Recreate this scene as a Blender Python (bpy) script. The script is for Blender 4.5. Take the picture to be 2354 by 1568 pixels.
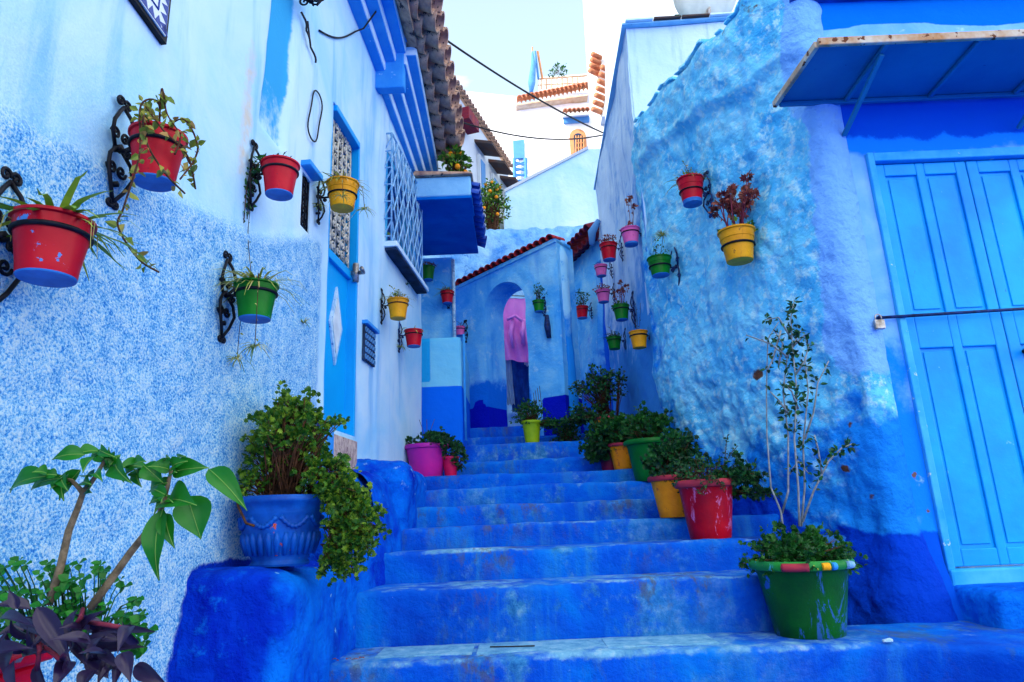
import bpy, bmesh, math, random
from mathutils import Vector, Matrix, noise
from math import sin, cos, pi, radians, sqrt, atan2
random.seed(7)
R = random.random
def U(a, b): return a + (b - a) * random.random()
sc = bpy.context.scene
C = sc.collection
for o in list(bpy.data.objects): bpy.data.objects.remove(o)

# ------------------------------------------------------------------ camera
F = 1564.0; PIT = radians(14.9); ROLL = radians(-2.4)
cam = bpy.data.cameras.new('camera'); co = bpy.data.objects.new('camera', cam); C.objects.link(co)
cam.sensor_width = 36; cam.lens = 36 * F / 2354; cam.clip_start = .05; cam.clip_end = 900
co.matrix_world = Matrix.Rotation(pi / 2 + PIT, 4, 'X') @ Matrix.Rotation(ROLL, 4, 'Z')
sc.camera = co

# ------------------------------------------------------------------ light
SUN_V = Vector((-1, -.62, .66)).normalized()
w = bpy.data.worlds.new('World'); sc.world = w; w.use_nodes = True
nt = w.node_tree; nt.nodes.clear()
sky = nt.nodes.new('ShaderNodeTexSky'); sky.sky_type = 'NISHITA'; sky.sun_disc = False
sky.sun_elevation = math.asin(SUN_V.z); sky.sun_rotation = atan2(SUN_V.x, SUN_V.y)
sky.air_density = 1.5; sky.dust_density = .3; sky.ozone_density = .5
bg = nt.nodes.new('ShaderNodeBackground'); bg.inputs[1].default_value = .15
out = nt.nodes.new('ShaderNodeOutputWorld')
tc = nt.nodes.new('ShaderNodeTexCoord'); mp = nt.nodes.new('ShaderNodeMapping'); mp.inputs['Scale'].default_value = (1, 1, 2.6)
nz = nt.nodes.new('ShaderNodeTexNoise'); nz.inputs['Scale'].default_value = 1.7; nz.inputs['Detail'].default_value = 7; nz.inputs['Roughness'].default_value = .55
rp = nt.nodes.new('ShaderNodeValToRGB'); rp.color_ramp.elements[0].position = .45; rp.color_ramp.elements[1].position = .60; rp.color_ramp.elements[0].color = (.07, .07, .07, 1)
mx = nt.nodes.new('ShaderNodeMix'); mx.data_type = 'RGBA'
mx.inputs[7].default_value = (8.5, 8.3, 8.0, 1); mp.inputs['Location'].default_value = (1.3, 2.2, .4)
nt.links.new(tc.outputs['Generated'], mp.inputs[0]); nt.links.new(mp.outputs[0], nz.inputs[0])
nt.links.new(nz.outputs[0], rp.inputs[0]); nt.links.new(rp.outputs[0], mx.inputs[0])
nt.links.new(sky.outputs[0], mx.inputs[6]); nt.links.new(mx.outputs[2], bg.inputs[0]); nt.links.new(bg.outputs[0], out.inputs[0])
sl = bpy.data.lights.new('sun', 'SUN'); sl.energy = 2.6; sl.angle = radians(.5); sl.color = (1, .94, .85)
so = bpy.data.objects.new('sun', sl); C.objects.link(so)
so.rotation_euler = (-SUN_V).to_track_quat('-Z', 'Y').to_euler(); so.location = (-6, -6, 12)
vs = sc.view_settings
sc.display_settings.display_device = 'sRGB'
vs.view_transform = 'Standard'; vs.look = 'None'; vs.gamma = 1; vs.use_curve_mapping = False
vs.exposure = 1.5
sc.render.engine = 'CYCLES'
sc.cycles.max_bounces = 8; sc.cycles.diffuse_bounces = 5

# ------------------------------------------------------------------ layout helpers (measured rays -> real 3D positions)
def ray(u, v):
    x = (u - 1177) / F; y = -(v - 784) / F; z = -1.
    c, s = cos(ROLL), sin(ROLL); x, y = c * x - s * y, s * x + c * y
    a = pi / 2 + PIT; c, s = cos(a), sin(a)
    return Vector((x, c * y - s * z, s * y + c * z))
def PY(u, v, Y): r = ray(u, v); return r * (Y / r.y)
def PZ(u, v, Z): r = ray(u, v); return r * (Z / r.z)
def PXL(u, v, a, b):
    r = ray(u, v); return r * (a / (r.x - b * r.y))
def wl(y): return -1.33 + .09 * y            # left house front line
NL = Vector((1, -.09, 0)).normalized()
WRP = [(1.78, 3.5), (1.64, 3.75), (1.44, 4.15), (1.27, 4.7), (1.17, 5.3), (1.12, 6), (1.07, 7.35), (.66, 8.9)]
def wr(y):
    if y <= WRP[0][1]: return WRP[0][0]
    for (x0, y0), (x1, y1) in zip(WRP, WRP[1:]):
        if y <= y1: return x0 + (x1 - x0) * (y - y0) / (y1 - y0)
    return WRP[-1][0]

# ------------------------------------------------------------------ mesh helpers
def nse(p, s=1.0, o=0.0): return noise.noise(Vector((p[0] * s + o, p[1] * s + o * 1.7, p[2] * s - o)))
def fbm(p, s, o=0., n=3):
    a = 0; k = 1; f = s
    for i in range(n): a += k * nse(p, f, o + i * 3.1); k *= .5; f *= 2.1
    return a
def sst(x, a, b):
    t = max(0., min(1., (x - a) / (b - a))) if a != b else float(x > a)
    return t * t * (3 - 2 * t)
def prop(o, label=None, cat=None, group=None, kind=None):
    if label: o['label'] = label
    if cat: o['category'] = cat
    if group: o['group'] = group
    if kind: o['kind'] = kind
    return o
def empty(name, loc, label=None, cat=None, group=None, kind=None, rz=0):
    o = bpy.data.objects.new(name, None); C.objects.link(o); o.location = loc; o.rotation_euler = (0, 0, rz); o.empty_display_size = .1
    return prop(o, label, cat, group, kind)
def wpos(p):
    m = Matrix.Identity(4)
    while p is not None:
        m = Matrix.LocRotScale(p.location, p.rotation_euler, p.scale) @ m; p = p.parent
    return m
class MB:
    def __init__(s): s.v = []; s.f = []; s.m = []; s.a = {}
    def add(s, vs_, fs, mi=0):
        n = len(s.v); s.v += [tuple(p) for p in vs_]
        for f in fs: s.f.append(tuple(i + n for i in f)); s.m.append(mi)
    def box(s, a, b, mi=0, M=None):
        x0, y0, z0 = a; x1, y1, z1 = b
        v = [(x0, y0, z0), (x1, y0, z0), (x1, y1, z0), (x0, y1, z0), (x0, y0, z1), (x1, y0, z1), (x1, y1, z1), (x0, y1, z1)]
        if M is not None: v = [M @ Vector(p) for p in v]
        s.add(v, [(0, 3, 2, 1), (4, 5, 6, 7), (0, 1, 5, 4), (1, 2, 6, 5), (2, 3, 7, 6), (3, 0, 4, 7)], mi)
    def hexa(s, p, mi=0): s.add(p, [(0, 3, 2, 1), (4, 5, 6, 7), (0, 1, 5, 4), (1, 2, 6, 5), (2, 3, 7, 6), (3, 0, 4, 7)], mi)
    def prism(s, pts, d, mi=0):
        n = len(pts); v = [Vector(p) for p in pts] + [Vector(p) + Vector(d) for p in pts]
        s.add(v, [tuple(range(n)), tuple(range(2 * n - 1, n - 1, -1))] + [(i, i + n, (i + 1) % n + n, (i + 1) % n) for i in range(n)], mi)
    def tube(s, pts, r, n=6, mi=0, closed=False):
        pts = [Vector(p) for p in pts]; N = len(pts)
        if not closed and N < 2: return
        rr = r if isinstance(r, (list, tuple)) else [r] * N
        up = None; rings = []
        for i, p in enumerate(pts):
            if closed: t = pts[(i + 1) % N] - pts[i - 1]
            else: t = pts[min(i + 1, N - 1)] - pts[max(i - 1, 0)]
            if t.length < 1e-9: t = Vector((0, 0, 1))
            t.normalize()
            if up is None:
                up = Vector((0, 0, 1)) if abs(t.z) < .9 else Vector((1, 0, 0))
            up = (up - t * up.dot(t))
            if up.length < 1e-6: up = t.orthogonal()
            up.normalize(); b = t.cross(up)
            rings.append([p + (up * cos(2 * pi * k / n) + b * sin(2 * pi * k / n)) * rr[i] for k in range(n)])
        v = [q for g in rings for q in g]; f = []
        for i in range(N if closed else N - 1):
            j = (i + 1) % N
            for k in range(n): f.append((i * n + k, i * n + (k + 1) % n, j * n + (k + 1) % n, j * n + k))
        if not closed: f += [tuple(range(n - 1, -1, -1)), tuple((N - 1) * n + k for k in range(n))]
        s.add(v, f, mi)
    def lathe(s, prof, n=28, c=(0, 0, 0), mis=None, fn=None):
        v = []; f = []
        for (r, z) in prof:
            for k in range(n):
                a = 2 * pi * k / n; q = r
                if fn: q = fn(r, z, a)
                v.append((c[0] + q * cos(a), c[1] + q * sin(a), c[2] + z))
        b = len(s.v); s.v += v
        for i in range(len(prof) - 1):
            for k in range(n):
                s.f.append((b + i * n + k, b + i * n + (k + 1) % n, b + (i + 1) * n + (k + 1) % n, b + (i + 1) * n + k)); s.m.append(mis[i] if mis else 0)
    def disc(s, c, r, n=24, mi=0, up=True):
        v = [c] + [(c[0] + r * cos(2 * pi * k / n), c[1] + r * sin(2 * pi * k / n), c[2]) for k in range(n)]
        s.add(v, [(0, 1 + k, 1 + (k + 1) % n) if up else (0, 1 + (k + 1) % n, 1 + k) for k in range(n)], mi)
    def leaf(s, p, d, nrm, L, W, mi=0, fold=.25, droop=.15, shape=0):
        d = d.normalized(); sd = d.cross(nrm)
        if sd.length < 1e-4: sd = d.orthogonal()
        sd.normalize(); n = sd.cross(d).normalized()
        if shape == 0:
            q = [p, p + d * L * .35 + sd * W * .5 + n * W * fold, p + d * L * .7 + sd * W * .36 + n * (W * fold * .6 - L * droop * .5), p + d * L - n * L * droop,
                 p + d * L * .7 - sd * W * .36 + n * (W * fold * .6 - L * droop * .5), p + d * L * .35 - sd * W * .5 + n * W * fold, p + d * L * .5 - n * L * droop * .3]
            s.add(q, [(0, 1, 6), (1, 2, 6), (2, 3, 6), (3, 4, 6), (4, 5, 6), (5, 0, 6)], mi)
        else:   # lobed fan
            q = [p]
            for k in range(11):
                a = -2.2 + 4.4 * k / 10; rr = L * (1.0 if k % 2 == 0 else .62)
                q.append(p + d * (L * .35 + rr * cos(a) * .6) + sd * rr * sin(a) * .6 + n * L * .12 * (1 if k % 2 else -.3))
            s.add(q, [(0, k, k + 1) for k in range(1, 11)], mi)
    def build(s, name, mats, parent=None, smooth=False, kind=None, merge=None, attrs=None):
        me = bpy.data.meshes.new(name); me.from_pydata(s.v, [], s.f)
        if not isinstance(mats, (list, tuple)): mats = [mats]
        for m in mats: me.materials.append(m)
        if len(mats) > 1: me.polygons.foreach_set('material_index', s.m)
        if merge:
            bm = bmesh.new(); bm.from_mesh(me); bmesh.ops.remove_doubles(bm, verts=bm.verts, dist=merge); bm.to_mesh(me); bm.free()
        if smooth:
            me.polygons.foreach_set('use_smooth', [True] * len(me.polygons))
            if smooth != True:
                me.set_sharp_from_angle(angle=radians(smooth))
        me.update()
        o = bpy.data.objects.new(name, me); C.objects.link(o)
        if parent is not None: o.parent = parent
        if kind: o['kind'] = kind
        return o
def rebase(o, parent):
    "mesh written in world coordinates, made a child of a parent that stands elsewhere"
    m = wpos(parent).inverted(); o.parent = parent; o.location = m.to_translation(); o.rotation_euler = m.to_euler(); return o
def bevel(o, w_=.01, seg=2, ang=40):
    m = o.modifiers.new('bevel', 'BEVEL'); m.width = w_; m.segments = seg; m.limit_method = 'ANGLE'; m.angle_limit = radians(ang); return o
def surf(name, patches, mat, skirt=None, attr=None, parent=None, kind=None, merge=.0008, smooth=True):
    """patches: list of (F, us, vs_) grids, F(u,v)->Vector. skirt(co)->offset vector closes the open edges backwards."""
    bm = bmesh.new()
    for Fn, us, vs_ in patches:
        g = [[bm.verts.new(Fn(a, b)) for a in us] for b in vs_]
        for j in range(len(vs_) - 1):
            for i in range(len(us) - 1):
                try: bm.faces.new((g[j][i], g[j][i + 1], g[j + 1][i + 1], g[j + 1][i]))
                except ValueError: pass
    bmesh.ops.remove_doubles(bm, verts=bm.verts, dist=merge)
    if skirt:
        be = [e for e in bm.edges if e.is_boundary]
        r = bmesh.ops.extrude_edge_only(bm, edges=be)
        for v in [q for q in r['geom'] if isinstance(q, bmesh.types.BMVert)]: v.co += skirt(v.co)
    me = bpy.data.meshes.new(name); bm.to_mesh(me); bm.free()
    if attr:
        cols = {}
        for v in me.vertices:
            d = attr(v.co)
            for k in d: cols.setdefault(k, []).append(d[k])
        for k, vals in cols.items():
            at = me.attributes.new(k, 'FLOAT', 'POINT'); at.data.foreach_set('value', vals)
    me.materials.append(mat)
    if smooth:
        me.polygons.foreach_set('use_smooth', [True] * len(me.polygons)); me.set_sharp_from_angle(angle=radians(50))
    o = bpy.data.objects.new(name, me); C.objects.link(o)
    if parent is not None: rebase(o, parent)
    if kind: o['kind'] = kind
    return o
def lin(a, b, n): return [a + (b - a) * i / n for i in range(n + 1)]
def cuts(a, b, step, *keys):
    ks = sorted(set([a, b] + [k for k in keys if a < k < b])); r = [ks[0]]
    for p, q in zip(ks, ks[1:]): r += lin(p, q, max(1, int(round((q - p) / step))))[1:]
    return r

# ------------------------------------------------------------------ materials
def S(r, g, b, k=1.0):
    f = lambda c: ((c / 255 + .055) / 1.055) ** 2.4 if c > 10 else c / 255 / 12.92
    if b > g * 1.02 and b > r:
        q = 1 - min(r, g) / b      # paint purity
        return (min(f(r) * k, .9), min(f(g) * k * (1.03 + .20 * q), .9), min(f(b) * k * (.98 - .05 * q), .9), 1)
    return (min(f(r) * k, .9), min(f(g) * k, .9), min(f(b) * k, .9), 1)
class NT:
    def __init__(s, name):
        s.m = bpy.data.materials.new(name); s.m.use_nodes = True; s.t = s.m.node_tree; s.t.nodes.clear()
        s.o = s.n('ShaderNodeOutputMaterial'); s.b = s.n('ShaderNodeBsdfPrincipled'); s.l(s.b.outputs[0], s.o.inputs[0])
        s.tc = s.n('ShaderNodeTexCoord')
    def n(s, t): return s.t.nodes.new(t)
    def l(s, a, b): s.t.links.new(a, b)
    def put(s, inp, v):
        if hasattr(v, 'is_output'): s.l(v, inp)
        else: inp.default_value = v
    def co(s, scale=(1, 1, 1), warp=0):
        mp_ = s.n('ShaderNodeMapping'); mp_.inputs['Scale'].default_value = scale; s.l(s.tc.outputs['Object'], mp_.inputs[0]); return mp_.outputs[0]
    def noise(s, sc_, det=4, rough=.55, vec=None, dist=0):
        q = s.n('ShaderNodeTexNoise'); q.inputs['Scale'].default_value = sc_; q.inputs['Detail'].default_value = det; q.inputs['Roughness'].default_value = rough; q.inputs['Distortion'].default_value = dist
        s.l(vec if vec is not None else s.tc.outputs['Object'], q.inputs['Vector']); return q.outputs[0]
    def vor(s, sc_, vec=None, feat='F1'):
        q = s.n('ShaderNodeTexVoronoi'); q.feature = feat; q.inputs['Scale'].default_value = sc_; s.l(vec if vec is not None else s.tc.outputs['Object'], q.inputs['Vector']); return q.outputs[0]
    def math(s, op, a, b=0, clamp=False):
        q = s.n('ShaderNodeMath'); q.operation = op; q.use_clamp = clamp; s.put(q.inputs[0], a); s.put(q.inputs[1], b); return q.outputs[0]
    def ss(s, x, a, b):
        q = s.n('ShaderNodeMapRange'); q.interpolation_type = 'SMOOTHSTEP'; s.put(q.inputs[0], x); q.inputs[1].default_value = a; q.inputs[2].default_value = b; return q.outputs[0]
    def mix(s, f, a, b, mode='MIX'):
        q = s.n('ShaderNodeMix'); q.data_type = 'RGBA'; q.blend_type = mode; s.put(q.inputs[0], f); s.put(q.inputs[6], a); s.put(q.inputs[7], b); return q.outputs[2]
    def ramp(s, f, els):
        q = s.n('ShaderNodeValToRGB'); r = q.color_ramp
        while len(r.elements) < len(els): r.elements.new(.5)
        for e, (p, c) in zip(r.elements, els): e.position = p; e.color = c
        s.put(q.inputs[0], f); return q.outputs[0]
    def attr(s, nm):
        q = s.n('ShaderNodeAttribute'); q.attribute_name = nm; return q.outputs['Fac']
    def bump(s, h, st, dist=.01, nrm=None):
        q = s.n('ShaderNodeBump'); q.inputs['Strength'].default_value = st; q.inputs['Distance'].default_value = dist; s.put(q.inputs['Height'], h)
        if nrm is not None: s.l(nrm, q.inputs['Normal'])
        return q.outputs[0]
    def fin(s, col, rough=.8, nrm=None, metal=0, spec=.4):
        s.put(s.b.inputs['Base Color'], col); s.put(s.b.inputs['Roughness'], rough); s.b.inputs['Metallic'].default_value = metal
        s.b.inputs['Specular IOR Level'].default_value = spec
        if nrm is not None: s.l(nrm, s.b.inputs['Normal'])
        return s.m
def plaster(name, cols, sc_=2.5, layers=(), bump=(.5, 40, .006), bump2=(.4, 9, .02), streak=None, pits=None, chips=None, rough=.85, fine=None, contrast=(.32, .68)):
    """layers: (attribute, colour, softness, noise scale)"""
    N = NT(name)
    n1 = N.noise(sc_, 8, .62, dist=.6)
    c = N.ramp(n1, [(contrast[0] + (contrast[1] - contrast[0]) * i / (len(cols) - 1), q) for i, q in enumerate(cols)])
    if fine:
        n2 = N.noise(fine[1], 6, .7, dist=fine[3] if len(fine) > 3 else 0); c = N.mix(N.ss(n2, fine[2], fine[2] + .14), c, fine[0])
    if streak:
        ns = N.noise(streak[1], 5, .6, N.co((1, 1, .12))); c = N.mix(N.math('MULTIPLY', N.ss(ns, streak[2], streak[2] + .2), streak[3]), c, streak[0])
    for (an, colr, soft, nsc) in layers:
        a = N.attr(an); q = N.math('ADD', a, N.math('MULTIPLY', N.math('SUBTRACT', N.noise(nsc, 6, .65), .5), soft * 2))
        c = N.mix(N.ss(q, .42, .58 if soft < .6 else .8), c, colr)
    h = N.noise(bump[1], 6, .65)
    nb = N.bump(h, bump[0], bump[2]); nb = N.bump(N.noise(bump2[1], 4, .5), bump2[0], bump2[2], nb)
    if pits:
        pc, psc, pth = pits
        pn = N.math('ADD', N.math('MULTIPLY', N.noise(psc, 5, .7), .75), N.math('MULTIPLY', N.noise(psc * .16, 4, .6), .25)); pm = N.ss(pn, pth + .03, pth - .11)
        if len(cols) and True:
            pa = N.attr('pit'); pass
        rc = N.ramp(pn, [(pth - .10, pc), (pth - .015, S(84, 160, 236)), (pth + .05, S(160, 206, 248)), (pth + .12, S(206, 228, 250))])
        c = N.mix(pa, c, rc); nb = N.bump(N.math('MULTIPLY', N.ss(pn, pth - .12, pth + .22), pa), .6, .010, nb)
        for (an, colr, soft, nsc) in layers[-1:]:
            q = N.math('ADD', N.attr(an), N.math('MULTIPLY', N.math('SUBTRACT', N.noise(nsc, 6, .65), .5), soft * 2)); c = N.mix(N.ss(q, .42, .58), c, N.mix(N.ss(pn, pth - .1, pth + .1), S(0, 30, 150), colr))
    if chips:
        cn = N.noise(chips[1], 5, .6); cm = N.ss(cn, chips[2], chips[2] + .02); c = N.mix(cm, c, chips[0])
    return N.fin(c, rough, nb, spec=.05)
def paint(name, col, col2=None, rough=.45, sc_=6, chip=None, bump=.15, metal=0, scr=None, bsc=60, spec=.2):
    N = NT(name)
    c = N.ramp(N.noise(sc_, 6, .6), [(.35, col2 or tuple(x * .8 for x in col[:3]) + (1,)), (.65, col)])
    if scr:
        sn = N.noise(scr[1], 8, .75, N.co((1, 1, .35)), dist=1.2); c = N.mix(N.ss(sn, scr[2], scr[2] + .03), c, scr[0])
    if chip:
        cn = N.noise(chip[1], 7, .65); c = N.mix(N.ss(cn, chip[2], chip[2] + .02), c, chip[0])
    return N.fin(c, rough, N.bump(N.noise(bsc, 4, .6), bump, .004), metal, spec)

PALE = S(196, 222, 246); CYAN = S(120, 190, 238); DEEP = S(0, 50, 204); MID = S(4, 104, 230)
M = {}
M['left'] = plaster('pale_blue_limewash', [S(150, 200, 242), S(188, 216, 243), S(205, 224, 244)], 1.1,
    layers=[('rough', S(182, 216, 248), .25, 6), ('turq', S(56, 150, 214), .65, 7), ('dirt', S(204, 198, 180), .9, 4), ('deep', DEEP, .35, 5)],
    bump=(.35, 55, .006), bump2=(.3, 7, .015), streak=(S(120, 176, 236), 5, .50, .75), pits=(S(18, 92, 198), 130, .462))
M['right'] = plaster('mottled_blue_limewash', [S(56, 160, 236), S(104, 192, 244), S(146, 212, 246)], 2.2,
    layers=[('mid', S(20, 118, 230), .8, 5), ('deep', S(0, 54, 196), .45, 4), ('brown', S(90, 62, 50), .25, 30), ('lav', S(120, 172, 248), .5, 6)],
    fine=(S(172, 216, 240), 15, .49), streak=(S(34, 124, 224), 8, .54, .35), bump=(.9, 34, .012), bump2=(.9, 11, .04))
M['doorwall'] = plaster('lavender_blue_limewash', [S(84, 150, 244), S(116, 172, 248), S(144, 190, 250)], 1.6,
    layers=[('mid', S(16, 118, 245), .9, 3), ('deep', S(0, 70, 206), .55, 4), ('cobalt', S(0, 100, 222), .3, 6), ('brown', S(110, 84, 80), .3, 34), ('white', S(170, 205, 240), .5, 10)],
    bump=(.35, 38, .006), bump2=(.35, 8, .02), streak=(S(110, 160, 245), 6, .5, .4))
M['tall'] = plaster('lavender_wash', [S(176, 204, 242), S(194, 216, 246), S(204, 224, 248)], 1.0, layers=[('mid', S(64, 140, 226), .6, 5)], streak=(S(120, 160, 225), 7, .48, .6))
M['arch'] = plaster('arch_wall_limewash', [S(44, 140, 240), S(94, 174, 248), S(146, 204, 252)], 2.4,
    layers=[('mid', S(12, 104, 230), .95, 4), ('deep', S(5, 20, 190), .06, 6), ('soft', S(20, 90, 225), .1, 4)], fine=(S(164, 208, 250), 8, .56), streak=(S(24, 120, 232), 9, .5, .4), bump=(.7, 30, .012))
M['far_plaster'] = plaster('pale_gable_plaster', [S(165, 205, 238), S(196, 222, 240), S(215, 232, 240)], .8, streak=(S(150, 195, 240), 3, .5, .4), bump=(.4, 14, .02))
M['pier'] = plaster('pier_limewash', [S(120, 185, 238), S(165, 208, 242)], 2, layers=[('mid', S(24, 120, 228), .6, 4)], fine=(S(60, 150, 232), 10, .56), bump=(.4, 25, .01))
M['roofrough'] = plaster('rough_blue_roof_plaster', [S(60, 125, 225), S(125, 175, 240), S(160, 200, 245)], 3, fine=(S(40, 100, 205), 9, .58), bump=(1, 12, .03))
M['ledge'] = plaster('deep_blue_ledge', [S(0, 26, 176), S(0, 54, 204), S(0, 88, 222)], 2.6,
    layers=[('mid', S(2, 100, 230), .6, 4), ('white', S(150, 190, 235), .5, 14)], fine=(S(10, 100, 222), 9, .56), streak=(S(0, 20, 140), 6, .52, .6), bump=(1, 34, .014), bump2=(1, 9, .04), chips=(S(110, 160, 220), 14, .70))
M['block'] = plaster('two_tone_block', [S(90, 175, 235), S(130, 200, 238)], 2.0, layers=[('mid', S(8, 96, 238), .06, 6), ('soft', S(30, 150, 230), .1, 5)], bump=(.3, 30, .005))
def step_mat():
    N = NT('worn_blue_step_paint')
    c = N.ramp(N.noise(2.2, 8, .65, dist=.5), [(.28, S(0, 44, 178)), (.5, S(0, 80, 216)), (.72, S(0, 116, 228))])
    st = N.noise(7, 6, .7, N.co((1, .4, .1))); c = N.mix(N.math('MULTIPLY', N.ss(st, .5, .68), .38), c, S(50, 134, 200))
    cx_ = N.noise(1.9, 8, .74, N.co((1, .4, .8))); c = N.mix(N.math('MULTIPLY', N.ss(cx_, .50, .60), N.math('MULTIPLY', N.attr('foot'), .75)), c, N.ramp(N.noise(15, 6, .75), [(.35, S(30, 84, 130)), (.5, S(62, 132, 184)), (.66, S(130, 176, 206))]))
    st2 = N.noise(4.5, 7, .72, N.co((1, .4, .3))); c = N.mix(N.math('MULTIPLY', N.ss(st2, .56, .68), .6), c, S(64, 96, 120))
    wr_ = N.attr('wear'); wn = N.math('ADD', wr_, N.math('MULTIPLY', N.math('SUBTRACT', N.noise(11, 8, .7), .5), 1.3))
    wc = N.ramp(N.noise(16, 6, .7), [(.3, S(64, 124, 186)), (.55, S(116, 168, 214)), (.75, S(176, 198, 218))])
    c = N.mix(N.ss(wn, .45, .85), c, wc)
    br = N.math('MULTIPLY', N.attr('brown'), N.ss(N.noise(9, 8, .75, N.co((1, .6, .55))), .5, .6)); c = N.mix(N.math('MULTIPLY', br, .7), c, S(84, 86, 80))
    sp = N.ss(N.noise(30, 5, .8), .70, .73); c = N.mix(N.math('MULTIPLY', sp, .7), c, S(190, 215, 240))
    dk = N.ss(N.noise(27, 4, .7), .33, .27); c = N.mix(N.math('MULTIPLY', dk, N.attr('wear')), c, S(28, 50, 84))
    nb = N.bump(N.noise(26, 7, .75), .9, .012); nb = N.bump(N.noise(6, 5, .6), .8, .03, nb)
    return N.fin(c, .8, nb, spec=.08)
M['step'] = step_mat()
M['doorblue'] = paint('glossy_azure_door_paint', S(0, 156, 246), S(0, 124, 226), .45, 1.7, chip=(S(90, 170, 226), 26, .69), scr=(S(0, 84, 196), 7, .66), bump=.35, bsc=26)
M['doorframe'] = paint('azure_frame_paint', S(20, 140, 232), S(70, 170, 225), .6, 5, chip=(S(170, 200, 215), 13, .63))
M['leftdoor'] = paint('turquoise_door_paint', S(0, 150, 236), S(0, 138, 228), .5, 2, bump=.08)
M['paleblue'] = paint('pale_blue_painted_edge', S(140, 192, 240), S(120, 176, 232), .8, 8, chip=(S(90, 140, 200), 20, .66), bump=.5)
M['navy'] = paint('navy_shutter_paint', S(14, 50, 130), None, .6)
M['soffit'] = plaster('cobalt_soffit', [S(0, 80, 190), S(0, 104, 212)], 3, bump=(.2, 30, .004))
M['bandpale'] = paint('pale_band_paint', S(212, 226, 246), S(182, 208, 244), .8, 7, bump=.4)
M['bandblue'] = paint('blue_band_paint', S(34, 126, 226), S(60, 145, 230), .75, 6, chip=(S(150, 190, 240), 18, .66), bump=.4)
M['iron'] = paint('black_iron', S(26, 28, 40), S(12, 12, 20), .5, 30, bump=.3, metal=.3)
M['bluepaintiron'] = paint('sky_blue_painted_iron', S(120, 190, 240), S(40, 110, 200), .5, 30, bump=.3, chip=(S(20, 30, 70), 40, .56))
M['darkblueiron'] = paint('navy_painted_iron', S(20, 50, 120), S(16, 22, 60), .5, 30)
M['greyiron'] = paint('grey_blue_grille_paint', S(150, 184, 224), S(96, 150, 210), .6, 20, bump=.3)
M['whiteiron'] = paint('white_blue_grille_paint', S(200, 220, 240), S(120, 170, 220), .55, 18, bump=.3, chip=(S(40, 90, 170), 30, .6))
M['cream'] = paint('aged_cream_grille_paint', S(215, 210, 190), S(150, 150, 140), .6, 20, chip=(S(60, 50, 44), 30, .6))
M['darkglass'] = paint('dark_window', S(30, 34, 46), None, .25)
M['padlock'] = paint('steel_padlock', S(190, 190, 190), S(120, 110, 100), .4, 30, metal=.7)
M['clay'] = paint('old_clay_tile', S(206, 168, 138), S(128, 96, 92), .9, 9, chip=(S(60, 52, 62), 14, .6), bump=.6, bsc=40)
M['redtile'] = paint('dark_red_tile', S(130, 26, 40), S(84, 14, 48), .7, 9, chip=(S(60, 24, 90), 16, .6), bump=.5)
M['coping'] = paint('red_painted_coping_tile', S(196, 42, 34), S(120, 20, 40), .65, 12, chip=(S(20, 14, 40), 18, .62), bump=.4)
M['orangetile'] = paint('orange_tile', S(196, 128, 92), S(170, 100, 70), .8, 9)
M['brightbluetile'] = paint('blue_glazed_roof_tile', S(20, 76, 190), S(8, 44, 140), .5, 9)
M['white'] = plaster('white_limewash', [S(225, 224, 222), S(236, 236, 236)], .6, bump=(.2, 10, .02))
M['whiteshade'] = plaster('white_with_painted_shade', [S(176, 182, 196), S(196, 202, 214)], .6, bump=(.2, 10, .02))  # white darkened so the shade on far house faces sits in the colour
M['tan'] = paint('tan_cornice', S(205, 186, 158), S(180, 150, 120), .8)
M['ochre'] = paint('ochre_frame', S(196, 136, 90), None, .7)
M['bluefar'] = paint('blue_far_paint', S(80, 132, 200), None, .7)
M['awnsheet'] = paint('blue_painted_sheet', S(30, 112, 168), S(20, 96, 156), .5, 3, chip=(S(8, 50, 130), 22, .7))
M['awnrust'] = paint('rusted_edge_paint', S(200, 196, 176), S(170, 120, 70), .7, 7, chip=(S(96, 50, 24), 16, .58))
M['awntop'] = paint('rusty_sheet_top', S(60, 60, 66), S(80, 50, 40), .8, 5)
M['beige'] = paint('worn_beige_riser', S(205, 186, 170), S(150, 130, 130), .8, 20, scr=(S(120, 96, 96), 30, .55))
M['soil'] = paint('dark_soil', S(52, 40, 32), S(30, 22, 18), .95, 40, bump=1)
M['bark'] = paint('grey_brown_bark', S(140, 122, 96), S(84, 74, 56), .85, 40, bump=.8)
M['twig'] = paint('pale_twig', S(150, 158, 160), S(90, 100, 110), .8, 30)
M['brownstem'] = paint('brown_stem', S(96, 62, 40), S(50, 34, 26), .85, 40)
M['redstem'] = paint('red_stem', S(120, 40, 60), S(90, 30, 50), .7, 40)
M['pinkcloth'] = paint('pink_cloth', S(246, 150, 226), S(228, 130, 218), .9, 5, bump=.3)
M['dotcloth'] = paint('white_dotted_cloth', S(222, 226, 236), S(200, 206, 226), .9, 5, chip=(S(60, 60, 120), 60, .62))
M['navycloth'] = paint('navy_blanket', S(24, 84, 186), S(10, 44, 130), .95, 5, bump=.6)
M['greycloth'] = paint('lilac_curtain', S(140, 165, 205), None, .9)
M['cable'] = paint('black_cable', S(34, 34, 40), None, .6)
M['tilewhite'] = paint('glazed_white_tile', S(220, 228, 236), None, .25, 9)
M['tileblue'] = paint('cobalt_tile_glaze', S(36, 60, 150), None, .3)
M['dish'] = paint('cream_dish', S(226, 224, 204), None, .5)
M['dark'] = paint('blackened_recess', S(40, 60, 100), S(20, 26, 40), .9)
M['orangefruit'] = paint('orange_fruit', S(250, 150, 20), None, .5)
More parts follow.
